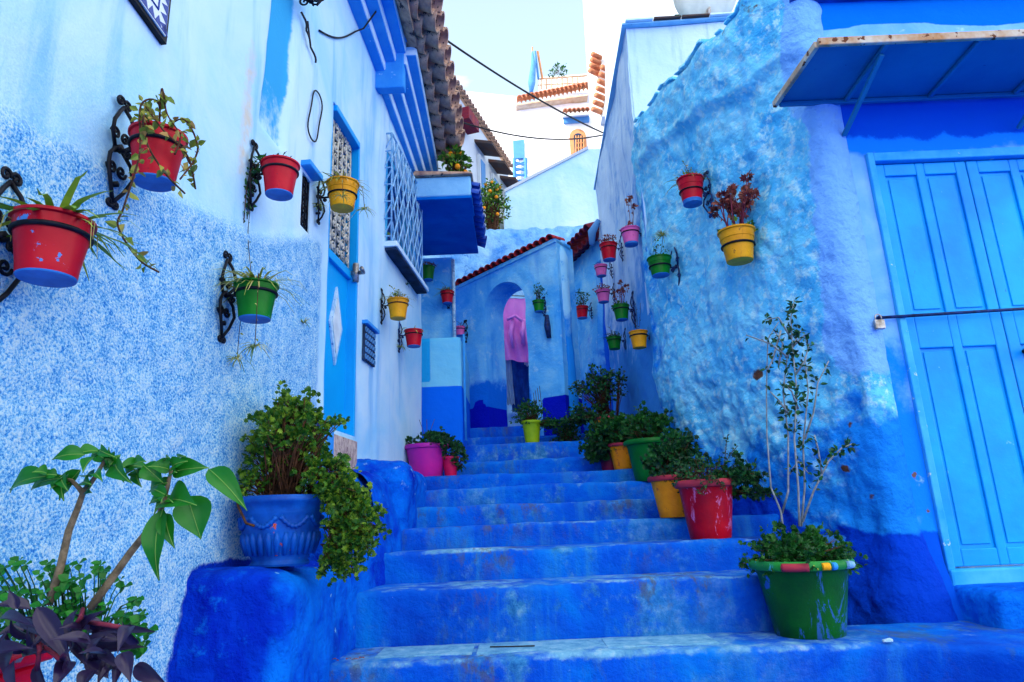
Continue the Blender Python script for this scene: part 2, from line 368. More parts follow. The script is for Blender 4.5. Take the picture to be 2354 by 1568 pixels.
def leafmat(name, cs, rough=.5, trans=.15):
    N = NT(name); g = N.n('ShaderNodeNewGeometry')
    ri = g.outputs['Random Per Island']; n1 = N.noise(9, 3, .6)
    f = N.math('ADD', N.math('MULTIPLY', ri, .65), N.math('MULTIPLY', n1, .4))
    c = N.ramp(f, [(.1 + .8 * i / max(1, len(cs) - 1), q) for i, q in enumerate(cs)])
    N.fin(c, rough, N.bump(N.noise(60, 2, .5), .2, .003), spec=.35)
    tr = N.n('ShaderNodeBsdfTranslucent'); N.l(c, tr.inputs[0]); mxs = N.n('ShaderNodeMixShader'); mxs.inputs[0].default_value = trans
    N.l(N.b.outputs[0], mxs.inputs[1]); N.l(tr.outputs[0], mxs.inputs[2]); N.l(mxs.outputs[0], N.o.inputs[0])
    return N.m
M['leaf'] = leafmat('mid_green_leaves', [S(10, 56, 22), S(18, 84, 28), S(44, 112, 34)])
M['leafdark'] = leafmat('dark_green_leaves', [S(8, 42, 28), S(16, 72, 34), S(36, 104, 40)])
M['leaflime'] = leafmat('yellow_green_leaves', [S(14, 62, 18), S(52, 112, 24), S(136, 168, 40)])
M['leafbig'] = leafmat('large_green_leaves', [S(14, 96, 22), S(34, 132, 30)], .38, .25)
M['leafrib'] = paint('pale_leaf_rib', S(110, 160, 70), None, .5)
M['leafpurple'] = leafmat('purple_leaves', [S(16, 12, 36), S(34, 18, 58), S(46, 40, 74)], .32, .03)
M['leafred'] = leafmat('rusty_red_leaves', [S(96, 34, 52), S(138, 62, 50), S(160, 96, 70)])
M['spider'] = leafmat('straw_green_blades', [S(104, 140, 40), S(176, 176, 80), S(214, 196, 130)])
M['succ'] = leafmat('olive_succulent_leaves', [S(80, 116, 34), S(140, 150, 50), S(176, 130, 70)])
M['brightleaf'] = leafmat('fresh_green_blades', [S(52, 120, 30), S(120, 160, 40), S(180, 180, 50)])
POTC = {
 'red': paint('red_pot_paint', S(200, 0, 34), S(172, 0, 30), .42, 5, chip=(S(130, 10, 40), 24, .64), scr=(S(230, 90, 100), 26, .70), bump=.25),
 'redchip': paint('chipped_red_pot_paint', S(194, 0, 30), S(164, 0, 28), .4, 5, chip=(S(70, 120, 200), 17, .615), bump=.15),
 'green': paint('green_pot_paint', S(10, 124, 24), S(6, 98, 20), .42, 5, chip=(S(60, 130, 110), 26, .67), scr=(S(4, 70, 30), 16, .62), bump=.25),
 'yellow': paint('yellow_pot_paint', S(240, 168, 10), S(208, 134, 8), .45, 6, chip=(S(150, 96, 30), 24, .64), scr=(S(196, 120, 10), 14, .60), bump=.3),
 'pink': paint('pink_pot_paint', S(236, 110, 170), S(210, 84, 150), .45, 6, chip=(S(180, 60, 120), 24, .64), bump=.3),
 'blue': paint('blue_pot_base', S(40, 110, 200), S(24, 78, 160), .5, 8)}
FP = {
 'bigred': paint('scuffed_crimson_paint', S(180, 0, 24), S(140, 0, 30), .4, 6, scr=(S(186, 100, 150), 16, .58), bump=.3),
 'biggreen': paint('scraped_green_paint', S(10, 92, 20), S(6, 66, 24), .38, 5, chip=(S(36, 80, 170), 6, .60), scr=(S(40, 84, 160), 7, .575), bump=.45),
 'green': paint('large_green_pot_paint', S(8, 112, 32), S(6, 92, 26), .4, 4, chip=(S(40, 120, 110), 16, .72), bump=.2),
 'orange': paint('orange_pot_paint', S(240, 150, 10), S(224, 128, 8), .5, 9, chip=(S(190, 100, 40), 26, .60), bump=1, bsc=45),
 'lime': paint('lime_pot_paint', S(160, 190, 20), S(130, 170, 20), .5, 8, chip=(S(60, 150, 190), 12, .68)),
 'magenta': paint('magenta_pot_paint', S(214, 34, 150), S(150, 30, 150), .5, 2.5, chip=(S(90, 60, 190), 6, .66)),
 'crimson': paint('pinkish_red_pot_paint', S(226, 20, 80), S(180, 14, 80), .5, 6),
 'maroon': paint('maroon_pot_paint', S(120, 20, 66), S(80, 10, 50), .5, 6),
 'rimred': paint('dusty_red_rim_paint', S(176, 50, 66), S(130, 40, 60), .6, 9),
 'rimgreen': paint('chipped_green_rim_paint', S(34, 140, 50), S(20, 110, 60), .5, 12, chip=(S(190, 190, 60), 14, .62), scr=(S(70, 160, 190), 9, .60)),
 'urn': paint('cobalt_urn_paint', S(10, 86, 196), S(4, 54, 150), .5, 10, chip=(S(206, 84, 50), 11, .64), bump=.3)}

# ------------------------------------------------------------------ ground and staircase
ground = MB(); ground.box((-150, -150, -1.0), (150, 150, -.74)); ground.build('ground', M['step'], kind='structure')
STEPS = [(2.94, -.52), (3.31, -.279), (3.657, -.133), (4.05, -.011), (4.42, .107), (4.78, .237), (5.12, .348), (5.52, .489), (5.95, .66), (6.38, .778), (6.82, .93)]
stairs = empty('staircase', (0, 3.3, -.52), kind='structure')
stairs['label'] = 'blue painted staircase with worn pale step edges climbing between the houses'
def make_step(i):
    y0, z1 = STEPS[i]
    last = i == len(STEPS) - 1
    y1 = STEPS[i + 1][0] + .06 if not last else 9.2
    zb = STEPS[i - 1][1] - .03 if i else -.8
    x0 = -1.25 if y0 < 5.7 else -1.2
    x1 = 4.2 if i == 0 else (1.42 if i == 1 else 2.0)
    if i == 0: x0 = -1.25
    nx = int((x1 - x0) / .025)
    prof = [(0, t) for t in lin(0, 1, 7)[:-1]] + [('n', k) for k in range(4)] + [('t', t) for t in [.06, .14, .25, .4, .6, .8, 1]]
    rb = .028
    def Fn(x, pi_):
        k, t = prof[int(pi_)]
        edge = .030 * fbm((x, i * 3.1, 0), 1.5) + .011 * fbm((x, i * 7.7, 2), 9)
        if i == 0: edge += .12 * sst(x, .6, 1.6) * -.5 + (-.25 * sst(x, 1.5, 2.1) if x > 1.5 else 0) * 1.0
        zz = .016 * fbm((x, i * 5.3, 4), 1.2) + .006 * nse((x, i, 5), 11)
        if k == 0:
            z = zb + (z1 - rb - zb) * t; y = y0 + edge * t + .008 * nse((x * 4, z * 6, i * 2.))
            z += zz * t
            if i == 0 and x > 1.6: y -= (1 - t) * .35 * sst(x, 1.6, 2.4)
        elif k == 'n':
            a = t / 3 * pi / 2; y = y0 + edge + rb * (1 - cos(a)); z = z1 - rb + rb * sin(a) + zz
        else:
            y = y0 + edge + rb + (y1 - y0 - edge - rb) * t; z = z1 + zz * (1 - t) + .003 * nse((x * 6, y * 6, 3))
            if i == 0 and x > 1.5: z -= 0
        return Vector((x, y, z))
    def at(c):
        e = sst(c.z, z1 - (.045 if i == 0 else .026), z1 - .004)
        wk = {0: .62, 1: .62, 2: .55, 3: .42, 4: .3, 5: .28, 6: .25}.get(i, .25)
        fade = sst(c.x, -1.0, -.6) * (1 - sst(c.x, 1.0, 2.0) * .55)
        patch = .25 * sst(nse((c.x, i * 2.2, 0), 1.8), .05, .4)
        br = sst(nse((c.x * 2.1, i * 4.4, 1.)), -.1, .35) * sst(c.z, zb, z1) * (1 if i < 5 else .5)
        return {'wear': (e * wk + patch * e) * fade * (.98 if i == 0 else .9) , 'brown': br, 'foot': math.exp(-((c.x - .15) / .75) ** 2)}
    o = surf('step', [(Fn, cuts(x0, x1, (x1 - x0) / nx), range(len(prof)))], M['step'], attr=at, parent=stairs, skirt=None)
    return o
for i in range(len(STEPS)): make_step(i)
# thin cement slabs let into the bottom tread
sm = MB()
for (xa, xb) in ((-.62, -.22), (-.2, .32), (.34, .8)):
    sm = MB(); sm.box((xa, 3.03, -.524), (xb, 3.25, -.512)); o = sm.build('slab', M['step'])
    at = o.data.attributes.new('wear', 'FLOAT', 'POINT'); at.data.foreach_set('value', [.9] * len(o.data.vertices)); bevel(o, .002, 1); rebase(o, stairs)

# ------------------------------------------------------------------ rounded masonry ledges
def lump(name, lo, hi, mat, label=None, cat=None, r=.06, amp=.02, seed=0, parent=None, attr=None, shear=None, kind=None, n=44, group=None):
    lo = Vector(lo); hi = Vector(hi); c = (lo + hi) / 2; h = (hi - lo) / 2
    bm = bmesh.new(); bmesh.ops.create_cube(bm, size=2)
    bmesh.ops.subdivide_edges(bm, edges=bm.edges, cuts=n, use_grid_fill=True)
    for v in bm.verts:
        p = Vector((v.co.x * h.x, v.co.y * h.y, v.co.z * h.z)); q = Vector([max(-h[k] + r, min(h[k] - r, p[k])) for k in range(3)])
        d = p - q
        if d.length > 1e-6: p = q + d.normalized() * min(r, d.length if max(abs(x) for x in d) < r * .999 else r)
        nn = p.normalized(); p = p + c
        if shear: p = shear(p)
        p += nn * (amp * fbm(p, 2.3, seed) + amp * .30 * nse(p, 12, seed) + amp * .22 * nse(p, 28, seed)); v.co = p
    me = bpy.data.meshes.new(name); bm.to_mesh(me); bm.free(); me.materials.append(mat)
    me.polygons.foreach_set('use_smooth', [True] * len(me.polygons))
    if attr:
        cols = {}
        for v in me.vertices:
            for k, x in attr(v.co).items(): cols.setdefault(k, []).append(x)
        for k, vals in cols.items(): a = me.attributes.new(k, 'FLOAT', 'POINT'); a.data.foreach_set('value', vals)
    o = bpy.data.objects.new(name, me); C.objects.link(o)
    if parent is not None: rebase(o, parent)
    return prop(o, label, cat, group, kind)
lump('masonry_ledge', (-1.5, 2.38, -.9), (-.765, 3.35, -.13), M['ledge'], 'deep blue masonry ledge under the big blue urn', 'ledge', r=.06, amp=.028, seed=3,
     attr=lambda c: {'mid': .62 * sst(c.x, -.92, -.80) + .2 * sst(c.z, -.3, -.1), 'white': 0},
     shear=lambda p: Vector((p.x + .0 * sst(p.z, -.2, -.75) * (p.x > -1), p.y - .05 * sst(p.z, -.1, -.7), p.z - .03 * sst(p.x, -.95, -.77))))
lump('stair_parapet', (-1.3, 3.14, -.6), (-.68, 4.15, .30), M['ledge'], 'rounded blue parapet block beside the stairs behind the urn', 'parapet', r=.1, amp=.03, seed=8,
     attr=lambda c: {'mid': .55, 'white': .15}, shear=lambda p: Vector((p.x - (.07 * sst(p.z, -.1, .3) + .09 * (1 - sst(p.y, 3.2, 3.9))) * (p.x > -1), p.y + .30 * sst(p.z, .0, .3) * (p.y < 3.6), p.z)))
lump('stair_parapet', (-1.3, 4.0, -.2), (-.63, 4.95, .38), M['ledge'], 'bulging blue parapet block with white chips below the magenta planter', 'parapet', r=.12, amp=.03, seed=12,
     attr=lambda c: {'mid': .6, 'white': .32 if c.z > .2 else .1}, shear=lambda p: Vector((p.x, p.y, p.z + .04 * sst(p.x, -.75, -1.0))))
lump('door_ledge', (2.02, 3.12, -.8), (4.2, 3.56, -.375), M['ledge'], 'low blue ledge under the azure double door', 'ledge', r=.05, amp=.02, seed=22, attr=lambda c: {'mid': .75, 'white': .2})
lump('masonry_ledge', (2.1, 2.3, -1), (4.4, 3.0, -.56), M['ledge'], 'low sloping blue mound at the lower right corner of the landing', 'ledge', r=.14, amp=.04, seed=25,
     attr=lambda c: {'mid': .7, 'white': .25 * sst(c.z, -.7, -.6)}, shear=lambda p: Vector((p.x, p.y, p.z - .12 * sst(p.y, 2.9, 2.3))))

# ------------------------------------------------------------------ left house
lh = empty('left_house', (-1.1, 3, -.6), 'pale blue house along the left with rough plaster, clay tile eaves and narrow door', 'house')
DY0, DY1, DZ0, DZ1 = 3.56, 4.06, .53, 2.48
WY0, WY1, WZ0, WZ1 = 4.66, 5.60, 2.02, 2.80
GY0, GY1, GZ0, GZ1 = 3.17, 3.29, 1.50, 1.80
def rough_line(y): return .99 + .22 * max(0, min(1, (y - 1.4) / 1.2)) + .30 * sst(y, 2.5, 3.5)
def groove(y, z):
    yc = 2.80 + .10 * (z - 1.75); return sst(y, yc - .15, yc - .10) * (1 - sst(y, yc + .11, yc + .16)) * sst(z, 1.76, 1.80)
def lw(y, z):
    p = (y, z, 0)
    d = .012 * fbm(p, 1.3, 2)
    rg = sst(z, rough_line(y) + .02, rough_line(y) - .02) * (1 - sst(y, 3.4, 3.5))
    d += rg * (.012 + .008 * nse(p, 16, 9) + .006 * nse(p, 34, 4))
    d -= .03 * groove(y, z)
    d -= .0
    if y > 4.42: d += .012 * sst(y, 4.42, 4.46)
    if z < .45 and y > 4.05: d += .03 * sst(z, .45, .2)
    nr = min(abs(y - DY0), abs(y - DY1))
    return Vector((wl(y), y, z)) + NL * d
def lattr(c):
    y, z = c.y, c.z; rl = rough_line(y) + .03 * nse((y, z, 0), 5)
    rg = sst(z, rl + .05, rl - .05) * (1 - sst(y, 3.40, 3.5))
    hint = .16 * sst(z, rl + .7, rl) * (1 - sst(y, 1.7, 2.3))
    yc = 2.80 + .1 * (z - 1.75)
    tq = groove(y, z) * (.58 + .35 * sst(z, 1.9, 2.15)) + .30 * sst(z, .4, .0) * (y > 4)
    dirt = .7 * math.exp(-((y - 2.56) / .09) ** 2) * sst(z, 1.25, 1.55) * (1 - sst(z, 2.0, 2.35))
    edge = 2.36 - .10 * sst(z, -.15, -.55)
    deep = sst(y, edge - .12, edge + .12) * sst(z, -.03, -.16) * (1 - sst(y, 3.35, 3.5)) + (sst(z, .62, .54) if 3.44 < y < 3.55 else 0) + sst(z, .42 - .25 * sst(y, 4.1, 4.4), .36 - .25 * sst(y, 4.1, 4.4)) * (y > 3.5)
    return {'rough': 0, 'pit': min(1, rg + hint), 'turq': tq, 'dirt': dirt, 'deep': min(1, deep)}
ys = cuts(.2, 5.78, .028, DY0, DY1, WY0, WY1, GY0, GY1); zs = cuts(-.8, 3.5, .028, DZ0, DZ1, WZ0, WZ1, GZ0, GZ1)
def holes_patch(fn, us, vs_, holes):
    "split the rectangle into grids that leave the holes open"
    ub = sorted(set([us[0], us[-1]] + [h for q in holes for h in q[:2]])); vb = sorted(set([vs_[0], vs_[-1]] + [h for q in holes for h in q[2:]]))
    ps = []
    for a, b in zip(ub, ub[1:]):
        for c, d in zip(vb, vb[1:]):
            if any(q[0] <= a and b <= q[1] and q[2] <= c and d <= q[3] for q in holes): continue
            ps.append((fn, [x for x in us if a - 1e-6 <= x <= b + 1e-6], [x for x in vs_ if c - 1e-6 <= x <= d + 1e-6]))
    return ps
surf('wall', holes_patch(lw, ys, zs, [(DY0, DY1, DZ0, DZ1), (WY0, WY1, WZ0, WZ1), (GY0, GY1, GZ0, GZ1)]), M['left'],
     skirt=lambda c: -NL * .16, attr=lattr, parent=lh)
# end wall at the corner; unseen upper storey added to shade alley and gable
b = MB(); b.box((-4.5, 5.60, -.8), (wl(5.7) - .03, 5.79, 3.45)); rebase(b.build('wall', M['left']), lh)
b = MB(); b.box((-6.5, -4.5, -.8), (-1.95, 8.8, 8.7)); rebase(b.build('unseen_sun_blocker', M['whiteshade']), lh)
b = MB(); b.hexa([(-2.2, -3, 4.6), (-.62, -3, 3.62), (-.62, 5.8, 3.44), (-2.2, 5.8, 4.5), (-2.2, -3, 4.7), (-.62, -3, 3.70), (-.62, 5.8, 3.50), (-2.2, 5.8, 4.6)])
rebase(b.build('roof', M['clay']), lh)
# cornice bands
def zcb(y, near): return (3.29 if near else 3.19) - .14 * (y - 4.4)
for near, ya, yb in ((True, 1.2, 4.38), (False, 4.38, 5.80)):
    for k in range(4):
        mp_, mb_ = MB(), MB()
        n = 12
        def X(y, q): return wl(y) + (-.625 - wl(y)) * q
        q0, q1 = k / 4, (k + 1) / 4
        for j in range(n):
            y, y2 = ya + (yb - ya) * j / n, ya + (yb - ya) * (j + 1) / n
            z, z2 = zcb(y, near) + .075 * k, zcb(y2, near) + .075 * k
            if near and k == 0: pass
            mp_.hexa([(wl(y) - .1, y, z), (X(y, q1), y, z), (X(y2, q1), y2, z2), (wl(y2) - .1, y2, z2), (wl(y) - .1, y, z + .077), (X(y, q1), y, z + .077), (X(y2, q1), y2, z2 + .077), (wl(y2) - .1, y2, z2 + .077)])
        for j in range(24):
            y, y2 = ya + (yb - ya) * j / 24, ya + (yb - ya) * (j + 1) / 24
            z, z2 = zcb(y, near) + .075 * k + .002 * nse((y, k, 0), 9), zcb(y2, near) + .075 * k + .002 * nse((y2, k, 0), 9)
            mb_.hexa([(X(y, q0) - .002, y, z - .007), (X(y, q1) - .008, y, z - .007), (X(y2, q1) - .008, y2, z2 - .007), (X(y2, q0) - .002, y2, z2 - .007), (X(y, q0) - .002, y, z + .002), (X(y, q1) - .008, y, z + .002), (X(y2, q1) - .008, y2, z2 + .002), (X(y2, q0) - .002, y2, z2 + .002)])
        bevel(rebase(mp_.build('cornice_band', M['bandpale'], merge=.0005), lh), .006)
        rebase(mb_.build('cornice_strip', M['bandblue'], merge=.0005), lh)
b = MB(); b.box((-1.1, 4.372, zcb(4.38, 0) - .05), (-.72, 4.46, zcb(4.38, 1) + .2)); bevel(rebase(b.build('cornice_return', M['bandblue']), lh), .01)
# eave tiles : two courses
def tile_mesh(name, r0=.085, r1=.07, L=.34, th=.014, mat='clay', n=9):
    m = MB(); v = []
    for (rr, s) in ((r0, 0), (r1, L)):
        for q in (rr, rr - th):
            for k in range(n + 1):
                a = pi * k / n; v.append((s, q * cos(a), q * sin(a)))
    f = []; A = n + 1
    for k in range(n):
        f += [(k, k + 1, 2 * A + k + 1, 2 * A + k), (A + k, 3 * A + k, 3 * A + k + 1, A + k + 1), (k, A + k, A + k + 1, k + 1), (2 * A + k, 2 * A + k + 1, 3 * A + k + 1, 3 * A + k)]
    f += [(0, 2 * A, 3 * A, A), (n, A + n, 3 * A + n, 2 * A + n)]
    m.add(v, f); o = m.build(name, M[mat], smooth=40); return o
def tiles(parent, proto, places, label=None):
    first = True
    for (loc, dirx, rollv, s) in places:
        o = proto if first else proto.copy()
        if not first: C.objects.link(o)
        first = False
        X_ = Vector(dirx).normalized(); Y_ = Vector((0, 0, 1)).cross(X_).normalized(); Z_ = X_.cross(Y_)
        Mx = Matrix((X_, Y_, Z_)).transposed().to_4x4()
        Mx = Matrix.Translation(loc) @ Mx @ Matrix.Rotation(rollv, 4, 'X') @ Matrix.Scale(s, 4)
        q = wpos(parent).inverted() @ Mx
        o.parent = parent; o.location = q.to_translation(); o.rotation_euler = q.to_euler(); o.scale = (s, s, s)
pl = []
y = 5.72
while y > 2.2:
    dz = .13 * (5.7 - y); dx = .035 * (5.7 - y)
    pl.append(((-.50 - dx + U(-.01, .01), y, 3.37 + dz + U(-.006, .006)), (-1, U(-.06, .06), .30), pi + U(-.1, .1), U(.95, 1.05)))       # lower channel tile
    pl.append(((-.385 - dx + U(-.012, .012), y - .012, 3.40 + dz + U(-.006, .006)), (-1, U(-.06, .06), .30), pi + U(-.1, .1), U(.9, 1.0)))
    pl.append(((-.37 - dx + U(-.012, .012), y - .08, 3.475 + dz + U(-.006, .006)), (-1, U(-.06, .06), .30), U(-.1, .1), U(.95, 1.05)))
    y -= .165
tiles(lh, tile_mesh('roof_tile', .09, .075, .26), pl)
# door of the left house
dr = MB(); D0 = .075
def LP(y, z, off=0): return Vector((wl(y), y, z)) + NL * off
def lbox(m, y0, y1, z0, z1, o0, o1, mi=0):
    m.hexa([LP(y0, z0, o0), LP(y0, z0, o1), LP(y1, z0, o1), LP(y1, z0, o0), LP(y0, z1, o0), LP(y0, z1, o1), LP(y1, z1, o1), LP(y1, z1, o0)], mi)
lbox(dr, DY0 + .03, DY1 - .02, DZ0 + .01, 1.56, -.09, -.055)
ld = rebase(bevel(dr.build('door', M['leftdoor']), .004), lh)
def lpart(name, mat, boxes, par=None, bv=.003):
    m = MB()
    for bx in boxes: lbox(m, *bx)
    o = m.build(name, M[mat]); rebase(o, par or lh)
    if bv: bevel(o, bv, 1)
    return o
def sub(o, parent):   # child of a child: both were written in world coordinates
    o.parent = parent; o.location = (0, 0, 0); o.rotation_euler = (0, 0, 0); return o
def subpart(name, mat, boxes, par, bv=.003):
    m = MB()
    for bx in boxes: lbox(m, *bx)
    o = sub(m.build(name, M[mat]), par)
    if bv: bevel(o, bv, 1)
    return o
lpart('door_frame', 'leftdoor', [(DY0, DY0 + .035, DZ0, DZ1, -.12, -.01), (DY1 - .025, DY1, DZ0, DZ1, -.12, .004), (DY0 + .035, DY1 - .025, DZ1 - .04, DZ1, -.12, .012)])
subpart('door_moulding', 'leftdoor', [(DY0 + .04, DY1 - .03, 1.52, 1.575, -.055, -.03)], ld)
# lozenge window in the door
zc, yc = 1.16, (DY0 + DY1) / 2 + .02
m = MB(); m.prism([LP(yc - .10, zc, -.054), LP(yc, zc - .24, -.054), LP(yc + .10, zc, -.054), LP(yc, zc + .24, -.054)], NL * .012); lz = sub(m.build('door_window', M['whiteiron']), ld)
m = MB(); m.prism([LP(yc - .07, zc, -.041), LP(yc, zc - .17, -.041), LP(yc + .07, zc, -.041), LP(yc, zc + .17, -.041)], NL * .004); sub(m.build('glass_lozenge', M['tilewhite']), ld)
m = MB(); m.tube([LP(DY1 - .03, 1.56, -.03), LP(DY1 - .03, 1.56, .05), LP(DY1 - .10, 1.56, .06)], .014, 8); m.tube([LP(DY1 - .03, 1.50, .0), LP(DY1 - .03, 1.62, .0)], .02, 8); sub(m.build('door_handle', M['padlock'], smooth=True), ld)
# door grille with scrolls
def spiral(c, ey, ez, r, turns, n=22, a0=0, sgn=1, shrink=.9):
    return [c + (ey * cos(a0 + sgn * 2 * pi * turns * t) + ez * sin(a0 + sgn * 2 * pi * turns * t)) * r * (1 - shrink * t) for t in lin(0, 1, n)]
EY = Vector((.09, 1, 0)).normalized(); EZ = Vector((0, 0, 1))
m = MB(); lbox(m, DY0 + .035, DY1 - .025, 1.58, DZ1 - .04, -.13, -.11); gb = rebase(m.build('grille_backing', M['darkglass']), lh)
grl = MB()
for k in range(6):
    y = DY0 + .055 + k * .078; grl.tube([LP(y, 1.585, -.045), LP(y, DZ1 - .045, -.045)], .008, 5)
for k in range(5):
    for j in range(6):
        c = LP(DY0 + .094 + k * .078, 1.66 + j * .145, -.04)
        grl.tube(spiral(c + EZ * .03, EY, EZ, .034, 1.4, 14, pi / 2 * (1 if (k + j) % 2 else -1), 1), .006, 4)
        grl.tube(spiral(c - EZ * .035, EY, EZ, .034, 1.4, 14, -pi / 2 * (1 if (k + j) % 2 else -1), -1), .006, 4)
rebase(grl.build('door_grille', M['cream'], smooth=True), lh)
lpart('threshold_riser', 'beige', [(3.66, 4.06, .20, .50, -.05, .02)])
lpart('threshold_cheek', 'bandblue', [(3.53, 3.66, .20, .56, -.05, .03)], bv=.02)
# small barred vent
m = MB(); lbox(m, GY0, GY1, GZ0, GZ1, -.15, -.10); rebase(m.build('vent_backing', M['darkglass']), lh)
m = MB()
for k in range(4): m.tube([LP(GY0 + .02 + k * .033, GZ0, -.02), LP(GY0 + .02 + k * .033, GZ1, -.02)], .006, 5)
for k in range(4):
    z = GZ0 + .04 + k * .075; m.tube(spiral(LP((GY0 + GY1) / 2, z, -.015), EY, EZ, .04, 1.6, 14), .005, 4)
rebase(m.build('vent_grille', M['iron'], smooth=True), lh)
lpart('vent_hood', 'bandblue', [(GY0 - .03, GY1 + .03, GZ1 + .02, GZ1 + .05, -.02, .05)])
# pierced vent plate right of the door
m = MB(); m.prism([LP(4.17, 1.03, .006), LP(4.40, 1.03, .006), LP(4.40, 1.26, .006), LP(4.17, 1.26, .006)], NL * .012); vp = rebase(m.build('vent_plate', M['dark']), lh)
m = MB()
for i in range(5):
    for j in range(5):
        m.tube(spiral(LP(4.195 + i * .045, 1.055 + j * .045, .021), EY, EZ, .016, 1, 8, 0, 1, .05), .004, 4)
m.build('vent_pattern', M['bluefar']).parent = vp
lpart('vent_ledge', 'bandblue', [(4.16, 4.43, 1.265, 1.29, 0, .04)])
# window with projecting lattice grille
lpart('window_shutter', 'navy', [(WY0, WY1, WZ0, WZ1, -.155, -.12)])
lpart('window_frame', 'doorframe', [(WY0, WY0 + .04, WZ0, WZ1, -.12, .01), (WY1 - .04, WY1, WZ0, WZ1, -.12, .01), (WY0, WY1, WZ1 - .04, WZ1 - .001, -.118, .008)])
lpart('window_sill', 'bandpale', [(WY0 - .06, WY1 + .05, WZ0 - .045, WZ0 - .005, -.02, .11)])
wf = lpart('window_bracket_shelf', 'dark', [(WY0 - .04, WY1 + .03, WZ0 - .065, WZ0 - .047, -.02, .10)])
g = MB(); OFF = .06
for z in (WZ0 + .005, WZ1 + .12): g.tube([LP(WY0 - .03, z, 0), LP(WY0 - .03, z, OFF), LP(WY1 + .02, z, OFF), LP(WY1 + .02, z, 0)], .009, 5)
for yy in lin(WY0 - .03, WY1 + .02, 6): g.tube([LP(yy, WZ0, OFF), LP(yy, WZ1 + .12, OFF)], .007, 5)
fr_ = rebase(g.build('window_grille_frame', M['greyiron'], smooth=True), lh)
H = WZ1 + .12 - WZ0; Wd = WY1 - WY0 + .05; p_ = .135
k = -int(H / p_) - 1
while k * p_ < Wd:
    for sg in (1, -1):
        pts = []
        for t in lin(0, 1, 10):
            a = k * p_ + H * .62 * t
            if 0 <= a <= Wd:
                z = WZ0 + H * t if sg > 0 else WZ1 + .12 - H * t
                pts.append(LP(WY0 - .03 + a, z, OFF + .006 * sg))
        if len(pts) > 1:
            g = MB(); g.tube(pts, .0075, 4); sub(g.build('lattice_bar', M['greyiron']), fr_)
    k += 1
for sg in (1, -1):
    g = MB()
    for j in range(6):
        z = WZ0 + .05 + j * .14
        g.tube([LP(WY0 - .03, z, .0), LP(WY0 - .03, z + .12 * sg * .5 + .06, OFF)], .006, 4)
    sub(g.build('lattice_side_bar', M['greyiron']), fr_)
# cables and old fixing holes on the wall
m = MB(); m.tube([LP(3.03 + .20 * t + .012 * sin(9 * t), 2.66 - .16 * t, .012 + .01 * abs(sin(9 * t))) for t in lin(0, 1, 16)], .006, 5)
m.tube([LP(3.10 + .05 * t, 2.66 - .12 * t, .02) for t in lin(0, 1, 6)], .005, 5)
m.tube([LP(3.28 + .60 * t, 2.75 + .48 * t - .05 * sin(pi * t), .012) for t in lin(0, 1, 12)] + [LP(3.94, 3.30, .05), LP(3.93, 3.42, .14)], .006, 5)
prop(m.build('wall_cable', M['cable'], smooth=True), 'loose black cable stapled high on the pale left wall beside the lantern', 'cable')
m = MB(); m.tube([LP(3.27 + .085 * cos(a) + .014 * sin(3 * a), 2.19 + .15 * sin(a) + .07 * cos(a), .012) for a in lin(0, 2 * pi, 30)], .0045, 5)
prop(m.build('wall_cable', M['cable'], smooth=True), 'thin wire loop tacked on the left wall between the yellow pot and the lantern', 'cable')
# lantern fixture high on the left wall (only its bottom shows)
ln = empty('wall_lantern', LP(2.98, 2.68, 0), 'dark scrolled wall lantern cut off by the top edge on the left wall', 'lantern')
m = MB(); c0 = Vector((0, 0, 0))
for a in range(6):
    q = 2 * pi * a / 6; m.tube([(.10 + .05 * cos(q), .05 * sin(q), .16), (.10 + .055 * cos(q), .055 * sin(q), .05), (.10 + .02 * cos(q), .02 * sin(q), -.01)], .006, 4)
for z, r in ((.15, .055), (.05, .058), (0, .022)): m.tube([(.10 + r * cos(a), r * sin(a), z) for a in lin(0, 2 * pi, 12)[:-1]], .006, 4, closed=True)
m.build('lantern_cage', M['iron'], ln)
m = MB(); m.tube([(0, 0, .06), (.05, 0, .04), (.09, 0, .0)], .01, 5); m.tube(spiral(Vector((.05, 0, .0)), Vector((1, 0, 0)), EZ, .035, 1.5), .006, 4); m.build('lantern_arm', M['iron'], ln)
# glazed tile sign high on the left wall
sgn = empty('tile_sign', LP(1.9, 1.62, 0), 'blue and white glazed tile sign with zigzag border at the top left', 'sign')
m = MB(); pA = PXL(370, 104, -1.33, .09); y1_, z0_ = pA.y, pA.z; y0_, z1_ = y1_ - .62, z0_ + .62
tilt = .0
def TP(y, z, off): return LP(y, z + (y1_ - y) * .16, off)
m.prism([TP(y0_, z0_, 0), TP(y1_, z0_, 0), TP(y1_, z1_, 0), TP(y0_, z1_, 0)], NL * .02); rebase(m.build('sign_back', M['iron']), sgn)
for i in range(4):
    for j in range(4):
        m = MB(); a, b_ = y0_ + .015 + i * .148, z0_ + .015 + j * .148
        m.prism([TP(a, b_, .02), TP(a + .144, b_, .02), TP(a + .144, b_ + .144, .02), TP(a, b_ + .144, .02)], NL * .006); rebase(m.build('tile', M['tilewhite']), sgn)
m = MB(); st_ = .037
for k in range(16):
    a = y0_ + .02 + k * st_
    m.prism([TP(a, z0_ + .02, .0265), TP(a + st_, z0_ + .02, .0265), TP(a + st_ / 2, z0_ + .055, .0265)], NL * .0012)
    b_ = z0_ + .02 + k * st_
    m.prism([TP(y1_ - .055, b_ + st_ / 2, .0265), TP(y1_ - .02, b_, .0265), TP(y1_ - .02, b_ + st_, .0265)], NL * .0012)
m.tube([TP(y0_ + .06, z1_, .027), TP(y0_ + .06, z0_ + .07, .027), TP(y1_ - .07, z0_ + .07, .027), TP(y1_ - .07, z1_, .027)], .004, 4)
